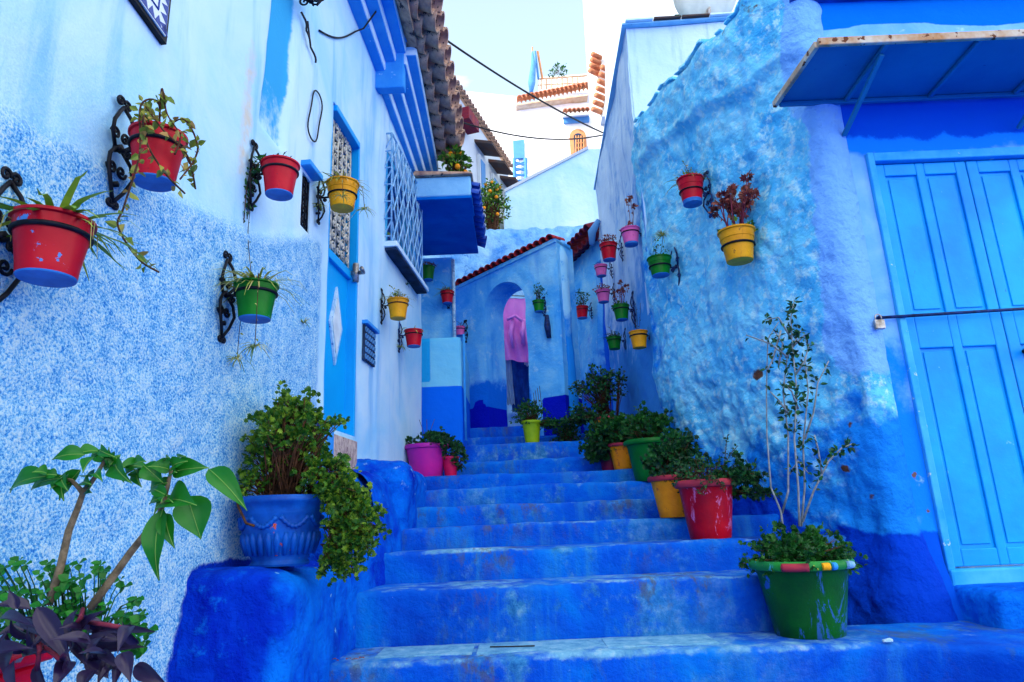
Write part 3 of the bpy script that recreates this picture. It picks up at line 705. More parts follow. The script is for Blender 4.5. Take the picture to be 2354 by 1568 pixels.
rebase(m.build('zigzag_border', M['tileblue']), sgn)
m = MB()
for k in range(7):
    a = y1_ - .12 - k * .06
    m.tube([TP(a, z0_ + .13, .027), TP(a, z0_ + .25 + .03 * (k % 3), .027)] if k % 2 else spiral(TP(a, z0_ + .18, .027), EY, EZ, .03, 1, 12, 0, 1, .2), .004, 4)
rebase(m.build('painted_lettering', M['tileblue']), sgn)

# canopy with planting beyond the window
cn = empty('wall_canopy', (-.6, 5.9, 2.75), 'cobalt underside canopy slab with tiled edge projecting beyond the lattice window', 'canopy')
b = MB(); b.box((-1.3, 5.80, 2.752), (-.315, 6.70, 2.78)); bevel(rebase(b.build('canopy_soffit', M['soffit']), cn), .004, 1)
b = MB(); b.box((-1.3, 5.81, 2.78), (-.33, 6.68, 3.0)); o = rebase(b.build('canopy_slab', M['paleblue']), cn); bevel(o, .015, 3)
b = MB(); b.box((-1.3, 5.42, 2.752), (-.30, 5.80, 2.779)); bevel(rebase(b.build('canopy_soffit', M['soffit']), cn), .003, 1)
b = MB(); b.box((-.80, 5.425, 2.78), (-.305, 5.809, 2.97)); bevel(rebase(b.build('canopy_front', M['paleblue']), cn), .015, 3)
b = MB(); b.hexa([(-.82, 5.38, 2.97), (-.28, 5.38, 2.97), (-.28, 6.0, 2.97), (-.82, 6.0, 2.97), (-.80, 5.40, 3.03), (-.30, 5.40, 3.0), (-.30, 6.0, 3.0), (-.80, 6.0, 3.03)]); bevel(rebase(b.build('planter_lip', M['clay']), cn), .02, 3)
b = MB(); b.box((-.86, 5.62, 2.0), (-.80, 5.80, 2.75)); rebase(b.build('canopy_cheek', M['soffit']), cn)
tiles(cn, tile_mesh('edge_tile', .062, .05, .14, mat='brightbluetile'), [((-.235 + U(-.01, .01), 5.5 + i * .125, 2.80 + .012 * (i % 2)), (-1, 0, .35), U(-.1, .1), 1) for i in range(10)] + [((-.245, 5.56 + i * .125, 2.90), (-1, 0, .35), U(-.1, .1), 1) for i in range(9)])

# ------------------------------------------------------------------ low block wall beyond the left house
ba = lambda c: {'mid': sst(c.z, 1.205, 1.19), 'soft': .9 * sst(c.x, -.71, -.75) * (c.z > 1.22)}
lump('low_block', (-1.5, 5.90, .3), (-.458, 6.9, 1.635), M['block'], 'square low wall block half pale half cobalt beyond the left house', 'wall', r=.025, amp=.006, seed=41, attr=ba, n=30)
b = MB(); b.tube([(-.435, 5.93, 1.66), (-.437, 5.93, .7)], .012, 6); prop(b.build('drain_pipe', M['bandblue'], smooth=True), 'thin blue pipe running down the edge of the two-tone block', 'pipe')
b = MB(); b.box((-1.6, 6.74, .5), (-.60, 6.90, 2.74)); prop(b.build('wall', M['arch']), 'narrow plain blue wall rising behind the two-tone block under the canopy', 'wall')
b = MB(); b.tube([(-.585, 6.70, 2.7), (-.585, 6.70, 1.5)], .018, 8); prop(b.build('drain_pipe', M['whiteiron'], smooth=True), 'pale downpipe behind the block under the canopy', 'pipe')
# ------------------------------------------------------------------ arch wall
aw = empty('arch_wall', (0, 6.7, .9), 'blue wall with a round arched gateway and red tile coping at the top of the stairs', 'wall')
AL = Vector((-.60, 7.05, 0)); AR = Vector((.485, 6.35, 0)); AD = (AR - AL); AW = AD.length; AD.normalize(); AN = Vector((AD.y, -AD.x, 0))   # normal toward camera
if AN.y > 0: AN = -AN
def s_of(u, v):
    r = ray(u, v); # intersect with vertical plane through AL, AR
    t = AL.dot(AN) / r.dot(AN); p = r * t; return (p - AL).dot(AD), p.z
sl_, _ = s_of(1118, 800); sr_, _ = s_of(1213, 800); _, zt = s_of(1170, 646); _, zspr = s_of(1120, 720)
sr_ = max(sr_, sl_ + .4)
def topz(s): return s_of(1060 + 220 * 0, 660)[1] * (1 - s / AW) + s_of(1280, 550)[1] * (s / AW)
def archz(s):
    t = (s - sl_) / (sr_ - sl_); t = max(0, min(1, t)); return zspr + (zt - zspr) * sqrt(max(0, 1 - (2 * t - 1) ** 2)) ** .9
def AF(s, z):
    p = AL + AD * s; p = Vector((p.x, p.y, z)); return p + AN * (.022 * fbm(p, 1.6, 5) + .008 * nse(p, 9, 3))
sl2 = [sl_ + (sr_ - sl_) * .5 * (1 - cos(pi * t)) for t in lin(0, 1, 26)]
zl = cuts(.6, zspr, .04)
def over(s, t): return AF(s, archz(s) + (topz(s) - archz(s)) * t)
def side(s, t): return AF(s, zspr + (topz(s) - zspr) * t)
tv = lin(0, 1, 16)
aattr = lambda c: {'mid': .75 * sst(c.z, 1.55, 1.2) * (1 - sst((c - AL).dot(AD), sr_, sr_ + .05) * .6) + .5 * sst((c - AL).dot(AD), sl_ + .12, sl_ - .05) * sst(c.z, 1.7, 1.3),
                   'deep': 1.0 * (sst(c.z, 1.19 + .05 * sin(c.x * 30), 1.17 + .05 * sin(c.x * 30)) * ((c - AL).dot(AD) < .44) * ((c - AL).dot(AD) > .02) + sst(c.z, 1.16, 1.13) * ((c - AL).dot(AD) > sr_ + .12)), 'soft': 0}
surf('wall', [(AF, cuts(0, sl_, .04), zl), (side, cuts(0, sl_, .04), tv), (over, sl2, tv), (side, cuts(sr_, AW, .04), tv), (AF, cuts(sr_, AW, .04), zl)], M['arch'],
     skirt=lambda c: -AN * .34, attr=aattr, parent=aw)
# back face so the wall is solid from both sides
bk = lambda fn: (lambda s, t: fn(s, t) - AN * .34)
surf('back_face', [(bk(AF), [0, sl_], [.6, zspr]), (bk(side), [0, sl_], [0, 1]), (bk(over), sl2, [0, 1]), (bk(side), [sr_, AW], [0, 1]), (bk(AF), [sr_, AW], [.6, zspr])], M['arch'], parent=aw)
pl = []
n = 17
for i in range(n):
    s = AW * (i + .5) / n; p = AL + AD * s; dz = topz(s)
    pl.append(((p + AN * .075) + Vector((0, 0, dz + .005 + .0)), -AN + Vector((0, 0, .22)), U(-.12, .12), U(.9, 1.05)))
tiles(aw, tile_mesh('coping_tile', .046, .036, .30, .01, 'coping', 8), pl)
m = MB(); m.hexa([AL + Vector((0, 0, topz(0) - .03)) + AN * .03, AR + Vector((0, 0, topz(AW) - .03)) + AN * .03, AR - AN * .3 + Vector((0, 0, topz(AW) - .03)), AL - AN * .3 + Vector((0, 0, topz(0) - .03)),
        AL + Vector((0, 0, topz(0) + .008)) + AN * .03, AR + Vector((0, 0, topz(AW) + .008)) + AN * .03, AR - AN * .3 + Vector((0, 0, topz(AW) + .03)), AL - AN * .3 + Vector((0, 0, topz(0) + .03))]); rebase(m.build('coping_bed', M['arch']), aw)
# return pier at the right end of the arch wall (pale ridge)
lump('wall_pier', (.43, 6.40, .5), (.60, 6.9, 2.74), M['pier'], 'rounded pale blue pier at the right end of the arch wall', 'pier', r=.08, amp=.03, seed=51, n=24, attr=lambda c: {'mid': sst(c.z, 2.3, 1.6)},
     shear=lambda p: Vector((p.x + .02 * sst(p.z, 2.2, .9), p.y, p.z - .25 * sst(p.x, .5, .7) * sst(p.z, 2.4, 2.8))))
# rough plastered roof slope behind the coping
def RS(a, t):
    top = .0
    x = -1.3 + 2.7 * a; p0 = Vector((x * 1.15, 8.5, .9)); p1 = Vector((x * 1.15, 9.0, PY(1200, 524, 9.0).z)); p = p0.lerp(p1, t)
    return p + Vector((0, -.5, .8)).normalized() * (.05 * fbm(p, 3, 7) + .02 * nse(p, 14, 2))
prop(surf('rough_wall', [(RS, lin(0, 1, 80), lin(0, 1, 110))], M['roofrough'], skirt=lambda c: Vector((0, .25, -.25))), 'rough blue plastered wall rising behind the red coping of the archway', 'wall')
# passage behind the arch
# clothes in the passage
def cloth(name, pts, mat, label, cat, amp=.02, n=20, thick=.008):
    "pts: four corners TL TR BR BL in 3D"
    TL, TR, BR, BL = [Vector(p) for p in pts]
    nn = (TR - TL).cross(BL - TL).normalized()
    def Fc(a, t):
        p = TL.lerp(TR, a).lerp(BL.lerp(BR, a), t); return p + nn * (amp * sin(a * 19 + 2 * sin(t * 4)) * (.3 + t) + amp * .6 * nse(p, 6, 2)) + Vector((0, 0, .012 * sin(a * 17) * t))
    o = surf(name, [(Fc, lin(0, 1, n), lin(0, 1, n))], mat, skirt=lambda c: nn * -thick); return prop(o, label, cat)
yq = 7.75
pg = empty('hanging_garment', PY(1185, 690, yq), 'pink garment hanging in the archway with drooping sleeves', 'garment')
q = [PY(1148, 684, yq), PY(1213, 688, yq), PY(1226, 836, yq), PY(1146, 824, yq)]
o = cloth('garment_body', q, M['pinkcloth'], None, None, .03); rebase(o, pg)
for (ua, ub, va, vb) in ((1172, 1186, 730, 800), (1198, 1211, 735, 795)):
    m = MB(); m.tube([PY(ua + 8, va, yq - .04), PY(ua + 2, (va + vb) / 2, yq - .07), PY(ub - 6, vb, yq - .05)], [.02, .03, .015], 8); o = m.build('sleeve', M['pinkcloth'], smooth=True); rebase(o, pg)
m = MB(); m.tube([PY(1165, 735, yq - .07), PY(1185, 726, yq - .09), PY(1205, 742, yq - .07)], .02, 6); m.tube([PY(1203, 740, yq - .08), PY(1200, 790, yq - .08)], [.02, .012], 6); rebase(m.build('garment_fold', M['pinkcloth'], smooth=True), pg)
cloth('hanging_cloth', [PY(1200, 690, yq + .1), PY(1222, 690, yq + .1), PY(1232, 842, yq + .1), PY(1205, 840, yq + .1)], M['dotcloth'], 'white dotted cloth hanging half behind the pink garment', 'cloth', .015)
cloth('hanging_blanket', [PY(1170, 818, yq + .18), PY(1228, 818, yq + .18), PY(1234, 935, yq + .18), PY(1178, 950, yq + .18)], M['navycloth'], 'navy blue blanket hanging below the pink garment in the archway', 'blanket', .03)
cloth('curtain', [PY(1152, 815, yq + .1), PY(1174, 815, yq + .1), PY(1184, 930, yq + .1), PY(1163, 930, yq + .1)], M['greycloth'], 'narrow lilac grey cloth strip at the left of the navy blanket', 'cloth', .01)
m = MB(); m.tube([PY(1120, 678, yq + .05), PY(1240, 682, yq + .05)], .006, 5); prop(m.build('clothes_line', M['cable']), 'thin clothes line behind the archway carrying the pink garment', 'line')

# ------------------------------------------------------------------ right house: lumpy wall
rh = empty('right_house', (1.7, 3.6, -.5), 'blue house on the right with lumpy mottled wall, azure double door and sheet metal awning', 'house')
CW = [(1.78, 3.5), (1.805, 3.47), (1.85, 3.455), (1.91, 3.463), (1.97, 3.50), (2.0, 3.56)]
def wcurve(s):      # s: 0 (corner by the door) .. 1 (far); below 0 it rounds the corner into the door wall
    if s < 0:
        q = min(1, -s / .10) * (len(CW) - 1); k = min(int(q), len(CW) - 2); a, b_ = CW[k], CW[k + 1]; t = q - k
        return Vector((a[0] + (b_[0] - a[0]) * t, a[1] + (b_[1] - a[1]) * t, 0))
    P = [Vector((x, y, 0)) for x, y in WRP[:6]]; L = [0]
    for a, b_ in zip(P, P[1:]): L.append(L[-1] + (b_ - a).length)
    q = s * L[-1]
    for k in range(len(P) - 1):
        if q <= L[k + 1] + 1e-9:
            t = (q - L[k]) / (L[k + 1] - L[k]); a = P[max(k - 1, 0)]; b_ = P[k]; c = P[k + 1]; d = P[min(k + 2, len(P) - 1)]
            return .5 * ((2 * b_) + (c - a) * t + (2 * a - 5 * b_ + 4 * c - d) * t * t + (3 * b_ - a - 3 * c + d) * t ** 3)
    return P[-1]
SEND = .80
def wtop(s): return 3.12 + .10 * sst(s, .0, .5) + .03 * sin(s * 30) - .28 * sst(s, .62, SEND) + .25 * sst(s, .25, 0)
def RW(s, t):
    p = wcurve(s); d = wcurve(min(s + .012, 1)) - wcurve(max(s - .012, -.1)); nrm = Vector((-d.y, d.x, 0)).normalized()
    if s > 0 and nrm.x > 0: nrm = -nrm
    if s <= 0 and nrm.y > 0: nrm = -nrm
    zt_ = wtop(s) + .02 * nse((s * 20, 0, 0)); tt = t
    z = -.7 + (zt_ + .7) * min(tt, 1)
    p = Vector((p.x, p.y, z)); zc_ = 2.60 + .18 * sst(s, .1, .55) + .05 * nse((s * 9, 1, 0))
    amp = sst(s, -.10, .10)
    off = amp * (.045 * fbm(p, 1.1, 11) + .016 * fbm(p, 5, 4, 2)) + (.35 + .65 * amp) * .009 * nse(p, 17, 6) + .012 * nse(p, 9.5, 21) * amp
    lowr = sst(z, 1.2, .5) * (1 - sst(s, .5, .7)); off += amp * lowr * (.04 * abs(nse(p, 7, 14)) - .02 + .016 * nse(p, 22, 15))
    off += amp * .055 * sst(z, zc_ - .03, zc_ + .05) * (1 - sst(s, .55, .75)) + .012 * sst(z, zc_, zc_ + .1) * nse(p, 12, 9)
    off += .13 * sst(z, .0, -.60)
    rr = .12; over_ = z - (zt_ - rr)
    if over_ > 0: off -= (rr - sqrt(max(0, rr * rr - over_ * over_)))
    off += .085 * sst(s, .42, .62) - .11 * sst(s, .70, SEND)
    if s > SEND - .12: off -= 0
    return p + nrm * off
def rattr(c):
    z, y = c.z, c.y; k = nse(c, 1.7, 3)
    mid = .75 * sst(z, 1.0, .1) + .25 * sst(y, 4.4, 4.9) * (1 - sst(z, 1.8, 2.4)) + .3 * sst(y, 4.75, 5.2) * (1 - sst(z, 2.2, 2.8))
    br = .8 * math.exp(-((y - 4.05) ** 2 + (z - .80) ** 2) / .0022) + .75 * math.exp(-((y - 3.62) ** 2 + (z - .20) ** 2) / .0010) + .7 * math.exp(-((y - 3.58) ** 2 + (z - .42) ** 2) / .0006) + .7 * math.exp(-((y - 3.53) ** 2 + (z - .05) ** 2) / .0005)
    br += .5 * sst(z, 2.95, 3.1) * sst(nse(c, 9, 5), .1, .4)
    deep = sst(z, .02 + .25 * sst(y, 3.9, 4.1), -.22 + .2 * sst(y, 3.9, 4.1))
    cs = sst(c.x + .10 * k, 1.68, 1.80) * (c.y < 3.68); lav = cs * sst(z, .35, 1.0)
    return {'mid': mid * (1 - .6 * lav) + .3 * cs * sst(z, 1.0, .3), 'deep': deep * (1 - cs) + cs * sst(z, -.02, -.24), 'brown': br, 'lav': lav}
surf('wall', [(RW, lin(-.10, 0, 14) + lin(0, SEND, 150)[1:], lin(0, 1, 210))], M['right'], attr=rattr, parent=rh,
     skirt=lambda c: Vector((.30, .30, -.02)))
# cracked ridge of old tiles along the top of the lumpy wall
for k in range(34):
    if R() < .3: continue
    s = .02 + .60 * k / 34; p = RW(s, .985); m = MB()
    L_ = U(.05, .09); a = U(-.25, .25); d = (RW(s + .02, .985) - p); d.normalize(); d = (d + Vector((0, 0, U(-.25, .25)))).normalized(); u_ = Vector((0, 0, 1)); w_ = d.cross(u_).normalized()
    q = p + Vector((.03, .01, .02)); e = U(.008, .04)
    m.hexa([q - w_ * .05, q + w_ * .05, q + w_ * .05 + d * L_, q - w_ * .05 + d * L_, q - w_ * .04 + u_ * e, q + w_ * .04 + u_ * e, q + w_ * .04 + d * L_ + u_ * e, q - w_ * .04 + d * L_ + u_ * e])
    o = rebase(m.build('ridge_stone', M['right']), rh); bevel(o, .008, 2)
# door wall
OX0, OX1, OZ0, OZ1 = 2.055, 3.20, -.36, 1.945
def DW(x, z):
    p = Vector((x, 3.5, z)); off = .012 * fbm(p, 1.5, 8) + .003 * nse(p, 12, 1)
    near = max(abs(x - OX0), 0)
    off += .13 * sst(z, .0, -.60) * (x < OX0 - .005)
    off += .02 * sst(z, 2.62, 2.66)
    return Vector((x, 3.5 - off, z))
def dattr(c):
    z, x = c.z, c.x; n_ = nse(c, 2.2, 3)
    return {'mid': .95 * sst(z, 1.4, .35) + .9 * sst(z, 1.85, 2.0) * (z < 2.3), 'deep': sst(z, -.02, -.24) + sst(z, 1.90, 2.2) * (z < 2.32) + sst(z, 2.9, 2.93),  # band under the awning: deeper paint with the awning's shade put into the colour
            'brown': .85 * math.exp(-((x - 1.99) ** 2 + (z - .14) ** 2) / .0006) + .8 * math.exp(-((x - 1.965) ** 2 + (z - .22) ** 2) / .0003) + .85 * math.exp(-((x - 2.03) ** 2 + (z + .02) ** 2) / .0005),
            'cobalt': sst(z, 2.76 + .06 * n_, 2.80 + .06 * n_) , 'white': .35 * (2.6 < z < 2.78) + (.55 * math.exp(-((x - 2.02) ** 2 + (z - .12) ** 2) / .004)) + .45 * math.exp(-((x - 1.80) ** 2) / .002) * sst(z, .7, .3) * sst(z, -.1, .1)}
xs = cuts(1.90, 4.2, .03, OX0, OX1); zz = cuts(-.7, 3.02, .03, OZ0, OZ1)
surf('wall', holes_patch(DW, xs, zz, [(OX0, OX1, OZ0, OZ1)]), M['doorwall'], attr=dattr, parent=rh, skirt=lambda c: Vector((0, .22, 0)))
def box(name, lo, hi, mat, par, bv=.004, seg=2):
    m = MB(); m.box(lo, hi); o = rebase(m.build(name, M[mat]), par)
    if bv: bevel(o, bv, seg)
    return o
def sbox(name, lo, hi, mat, par, bv=.003, seg=2):
    m = MB(); m.box(lo, hi); o = sub(m.build(name, M[mat]), par)
    if bv: bevel(o, bv, seg)
    return o
box('door_frame', (OX0 + .001, 3.475, OZ0), (OX0 + .038, 3.60, OZ1 - .001), 'doorframe', rh, .006)
box('door_frame', (OX0 + .038, 3.478, OZ1 - .055), (OX1, 3.60, OZ1 - .002), 'doorframe', rh, .006)
box('door_frame', (OX1 - .04, 3.478, OZ0), (OX1, 3.6, OZ1 - .057), 'doorframe', rh, .006)
box('door_sill', (OX0 + .001, 3.46, OZ0 - .03), (OX1, 3.60, OZ0 + .055), 'doorframe', rh, .012)
xA = OX0 + .042; xB = 2.622; xC = 2.628; xD = OX1 - .042; zD0, zD1 = OZ0 + .06, OZ1 - .06
for (xa, xb) in ((xA, xB), (xC, xD)):
    lf = box('door_leaf', (xa, 3.53, zD0), (xb, 3.565, zD1), 'doorblue', rh, .003)
    wdt = xb - xa
    # stiles and rails proud of the panels
    st_ = .075
    xs_ = [xa, xa + wdt * .115, xa + wdt * .455, xa + wdt * .545, xa + wdt * .885, xb]
    zr = [zD0, zD0 + .085, .80, 1.0, zD1 - .075, zD1]
    for (a, b_) in ((xs_[0], xs_[1]), (xs_[2], xs_[3]), (xs_[4], xs_[5])): sbox('door_stile', (a, 3.513, zD0 + .001), (b_, 3.5295, zD1 - .001), 'doorblue', lf, .006)
    for (a, b_) in ((xs_[1], xs_[2]), (xs_[3], xs_[4])):
        for (c, d) in ((zr[0], zr[1]), (zr[2], zr[3]), (zr[4], zr[5])): sbox('door_rail', (a + .0005, 3.5135, c + .001), (b_ - .0005, 3.5295, d - .001), 'doorblue', lf, .006)
        for (c, d) in ((zr[1], zr[2]), (zr[3], zr[4])): sbox('door_panel', (a + .018, 3.522, c + .018), (b_ - .018, 3.5295, d - .018), 'doorblue', lf, .006, 3)
for zh in (-.12, .62, 1.55):
    box('hinge', (xA - .004, 3.500, zh), (xA + .012, 3.528, zh + .09), 'doorframe', rh, .003)
m = MB(); m.tube([(xC + .07, 3.515, .76), (xC + .07, 3.47, .76)], .012, 8); m.tube([(xC + .07, 3.47, .76), (xC + .07, 3.455, .76)], .026, 12); rebase(m.build('door_knob', M['iron'], smooth=40), rh)
m = MB(); zb_ = .955
m.tube([(1.935, 3.465, zb_ + .010), (xD, 3.468, zb_ + .036)], .0085, 8); m.tube([(1.95, 3.50, zb_ + .010), (1.95, 3.46, zb_ + .010)], .014, 8)
bar = prop(m.build('locking_bar', M['darkblueiron'], smooth=True), 'dark iron bar locked across the azure double door', 'bar')
pk = empty('padlock', (1.925, 3.44, zb_ - .06), 'small steel padlock hanging at the left end of the door bar', 'padlock')
m = MB(); m.box((-.026, -.012, 0), (.026, .012, .052)); bevel(m.build('lock_body', M['padlock'], pk), .005, 2)
m = MB(); m.tube([(-.016, 0, .05)] + [(-.016 * cos(a), 0, .066 + .016 * sin(a)) for a in lin(0, pi, 8)] + [(.016, 0, .05)], .004, 6); m.build('shackle', M['padlock'], pk, smooth=True)
# awning
az = 2.28
fr = MB(); P0 = PZ(1782, 243, az - .01); P1 = PZ(1880, 98, az + .02); x1_ = 4.2
yb_, yf_ = 3.487, P1.y
sh = MB(); sh.hexa([(P0.x + .012, yb_, az), (x1_, yb_, az), (x1_, yf_ + .012, az + .02), (P1.x + .012, yf_ + .012, az + .02), (P0.x + .012, yb_, az + .012), (x1_, yb_, az + .012), (x1_, yf_ + .012, az + .032), (P1.x + .012, yf_ + .012, az + .032)])
awn = rebase(sh.build('awning_sheet', M['awnsheet']), rh)
def sbar(name, a, b_, wd, ht, mat, par):
    a = Vector(a); b_ = Vector(b_); d = (b_ - a).normalized(); u_ = Vector((0, 0, 1)) if abs(d.z) < .9 else Vector((0, 1, 0)); s_ = d.cross(u_).normalized(); u_ = s_.cross(d)
    m = MB(); m.hexa([a - s_ * wd - u_ * ht, a + s_ * wd - u_ * ht, b_ + s_ * wd - u_ * ht, b_ - s_ * wd - u_ * ht, a - s_ * wd + u_ * ht, a + s_ * wd + u_ * ht, b_ + s_ * wd + u_ * ht, b_ - s_ * wd + u_ * ht])
    o = sub(m.build(name, M[mat]), par); bevel(o, .003, 1); return o
sbar('front_rail', (P1.x, yf_, az + .02), (x1_, yf_, az + .02), .012, .022, 'awnrust', awn)
sbar('side_rail', (P0.x, yb_, az), (P1.x, yf_ + .014, az + .02), .012, .02, 'awnrust', awn)
sbar('back_rail', (P0.x + .02, 3.462, az - .014), (x1_, 3.462, az - .014), .012, .012, 'awnsheet', awn)
for xx in (1.98, 2.46, 2.95, 3.5): sbar('cross_rail', (xx, 3.445, az - .012), (xx - .0, yf_ + .014, az + .006), .012, .011, 'awnsheet', awn)
BA = PY(1940, 312, 3.48); BB = Vector((1.98, 3.05, az - .014))
sbar('brace', BA, BB, .013, .010, 'awnsheet', awn)
sbar('brace', BA + Vector((1.0, 0, 0)), BB + Vector((.97, 0, 0)), .013, .010, 'awnsheet', awn)
sbar('brace_plate', BA + Vector((-.03, .012, -.02)), BA + Vector((-.03, .012, .22)), .016, .005, 'awnsheet', awn)
# blue tile row above
tiles(rh, tile_mesh('roof_tile', .07, .06, .34, .012, 'brightbluetile'), [((1.84 + i * .135, 3.36, 2.99), (0, 1, .25), U(-.08, .08), 1) for i in range(18)])
b = MB(); b.hexa([(1.76, 3.44, 2.96), (4.2, 3.44, 2.96), (4.2, 4.6, 3.02), (1.76, 4.6, 3.02), (1.76, 3.44, 2.995), (4.2, 3.44, 2.995), (4.2, 4.6, 3.25), (1.76, 4.6, 3.25)]); rebase(b.build('roof', M['brightbluetile']), rh)

# ------------------------------------------------------------------ tall lavender house behind
th = empty('tall_house', (1.2, 5.4, 0), 'tall lavender blue house standing behind the lumpy right wall', 'house')
def TLf(y, z):
    x = 1.13 + (wr(7.35) - 1.13) * (y - 5.15) / 2.2; p = Vector((x, y, z)); return p + Vector((-1, -.03, 0)) * (.03 * fbm(p, 1.2, 6) + .006 * nse(p, 10, 2))
def ttop(y): return 4.2 - .19 * (y - 5.2)
def TL2(y, t): return TLf(y, .2 + (ttop(y) - .2) * t)
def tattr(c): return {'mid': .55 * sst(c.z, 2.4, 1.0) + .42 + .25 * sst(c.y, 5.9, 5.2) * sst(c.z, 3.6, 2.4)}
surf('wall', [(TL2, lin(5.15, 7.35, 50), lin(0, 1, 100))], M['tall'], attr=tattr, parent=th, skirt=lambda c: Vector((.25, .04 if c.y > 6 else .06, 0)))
def TF(x, z):
    p = Vector((x, 5.15, z)); return p + Vector((0, -1, 0)) * (.015 * fbm(p, 1.2, 6))
def TF2(a, t): x = 1.13 + 3.0 * a; return TF(x, 1.5 + (4.2 + .03 * (x - 1.13) - 1.5) * t)
surf('front_wall', [(TF2, lin(0, 1, 30), lin(0, 1, 30))], M['tall'], attr=lambda c: {'mid': .0}, parent=th, skirt=lambda c: Vector((0, .25, 0)))
b = MB(); b.hexa([(1.09, 5.10, 4.205), (4.2, 5.10, 4.30), (4.2, 7.4, 4.30), (1.05, 7.4, 3.79), (1.09, 5.10, 4.219), (4.2, 5.10, 4.315), (4.2, 7.4, 4.315), (1.05, 7.4, 3.81)]); rebase(b.build('roof_edge', M['paleblue']), th)
for k in range(7):
    b = MB(); x = 1.12 + k * .25; z = 4.222 + .031 * (x - 1.12); b.hexa([(x, 5.07, z), (x + .24, 5.07, z + .008), (x + .24, 5.3, z + .008), (x, 5.3, z), (x, 5.07, z + .018), (x + .24, 5.07, z + .022), (x + .24, 5.3, z + .022), (x, 5.3, z + .018)]); rebase(b.build('roof_slate', M['awntop'] if k % 3 else M['bandpale']), th)
# small projecting drain spout at its far edge
b = MB(); b.tube([(1.05, 7.2, 3.3), (.96, 7.18, 3.15), (.95, 7.18, 3.0)], [.03, .05, .03], 7); rebase(b.build('drain_spout', M['bluefar'], smooth=True), th)
# far right wall with dark red eave
fw = empty('far_wall', (.9, 8, .8), 'blue wall beyond the tall house with a dark red tiled eave', 'wall')
F0 = Vector((1.10, 7.42, 0)); F1 = Vector((.60, 8.95, 0)); FD = (F1 - F0).normalized(); FNn = Vector((-FD.y, FD.x, 0))
if FNn.x > 0: FNn = -FNn
def FF(s, z):
    p = F0 + FD * s; p.z = z; return p + FNn * (.02 * fbm(p, 1.5, 3) - .10 * (1 if .0 <= s < .22 else 0) * (z < 2.9))
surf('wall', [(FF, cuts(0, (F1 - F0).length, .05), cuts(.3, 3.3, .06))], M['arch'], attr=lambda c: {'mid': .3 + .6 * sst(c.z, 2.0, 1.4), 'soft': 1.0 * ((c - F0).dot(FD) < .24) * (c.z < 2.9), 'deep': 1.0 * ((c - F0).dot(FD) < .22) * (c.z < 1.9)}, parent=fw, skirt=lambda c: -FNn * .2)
pl = []
for i in range(13):
    s = -.05 + i * .128; p = F0 + FD * s
    pl.append((p + FNn * .21 + Vector((0, 0, 3.24 - .0 * s)), -FNn + Vector((0, 0, .4)), U(-.1, .1), 1))
    pl.append((p + FNn * .17 + Vector((0, 0, 3.20)) + FD * .06, -FNn + Vector((0, 0, .4)), pi + U(-.1, .1), 1))
tiles(fw, tile_mesh('eave_tile', .07, .06, .28, .012, 'redtile', 8), pl)

# ------------------------------------------------------------------ houses up the hill
def poly_house(name, pts, depth, mat, label, cat='house', part='wall'):
    pts = [Vector(p) for p in pts]; c = sum(pts, Vector()) / len(pts); e = empty(name, (c.x, c.y, min(p.z for p in pts)), label, cat)
    m = MB(); m.prism(pts, depth); rebase(m.build(part, M[mat]), e); return e
gh = poly_house('gable_house', [PY(1154, 640, 10), PY(1162, 440, 10), PY(1350, 343, 10), PY(1392, 341, 10), PY(1400, 640, 10)], (0, 1.5, 0), 'far_plaster', 'pale blue gable wall with sloping top behind the rough roof')
A_, B_ = PY(1160, 441, 9.97), PY(1352, 342, 9.97)
m = MB(); m.hexa([A_, B_, B_ + Vector((0, 1.6, 0)), A_ + Vector((0, 1.6, 0)), A_ + Vector((0, 0, .05)), B_ + Vector((0, 0, .05)), B_ + Vector((0, 1.6, .05)), A_ + Vector((0, 1.6, .05))]); rebase(m.build('coping', M['whiteshade']), gh)
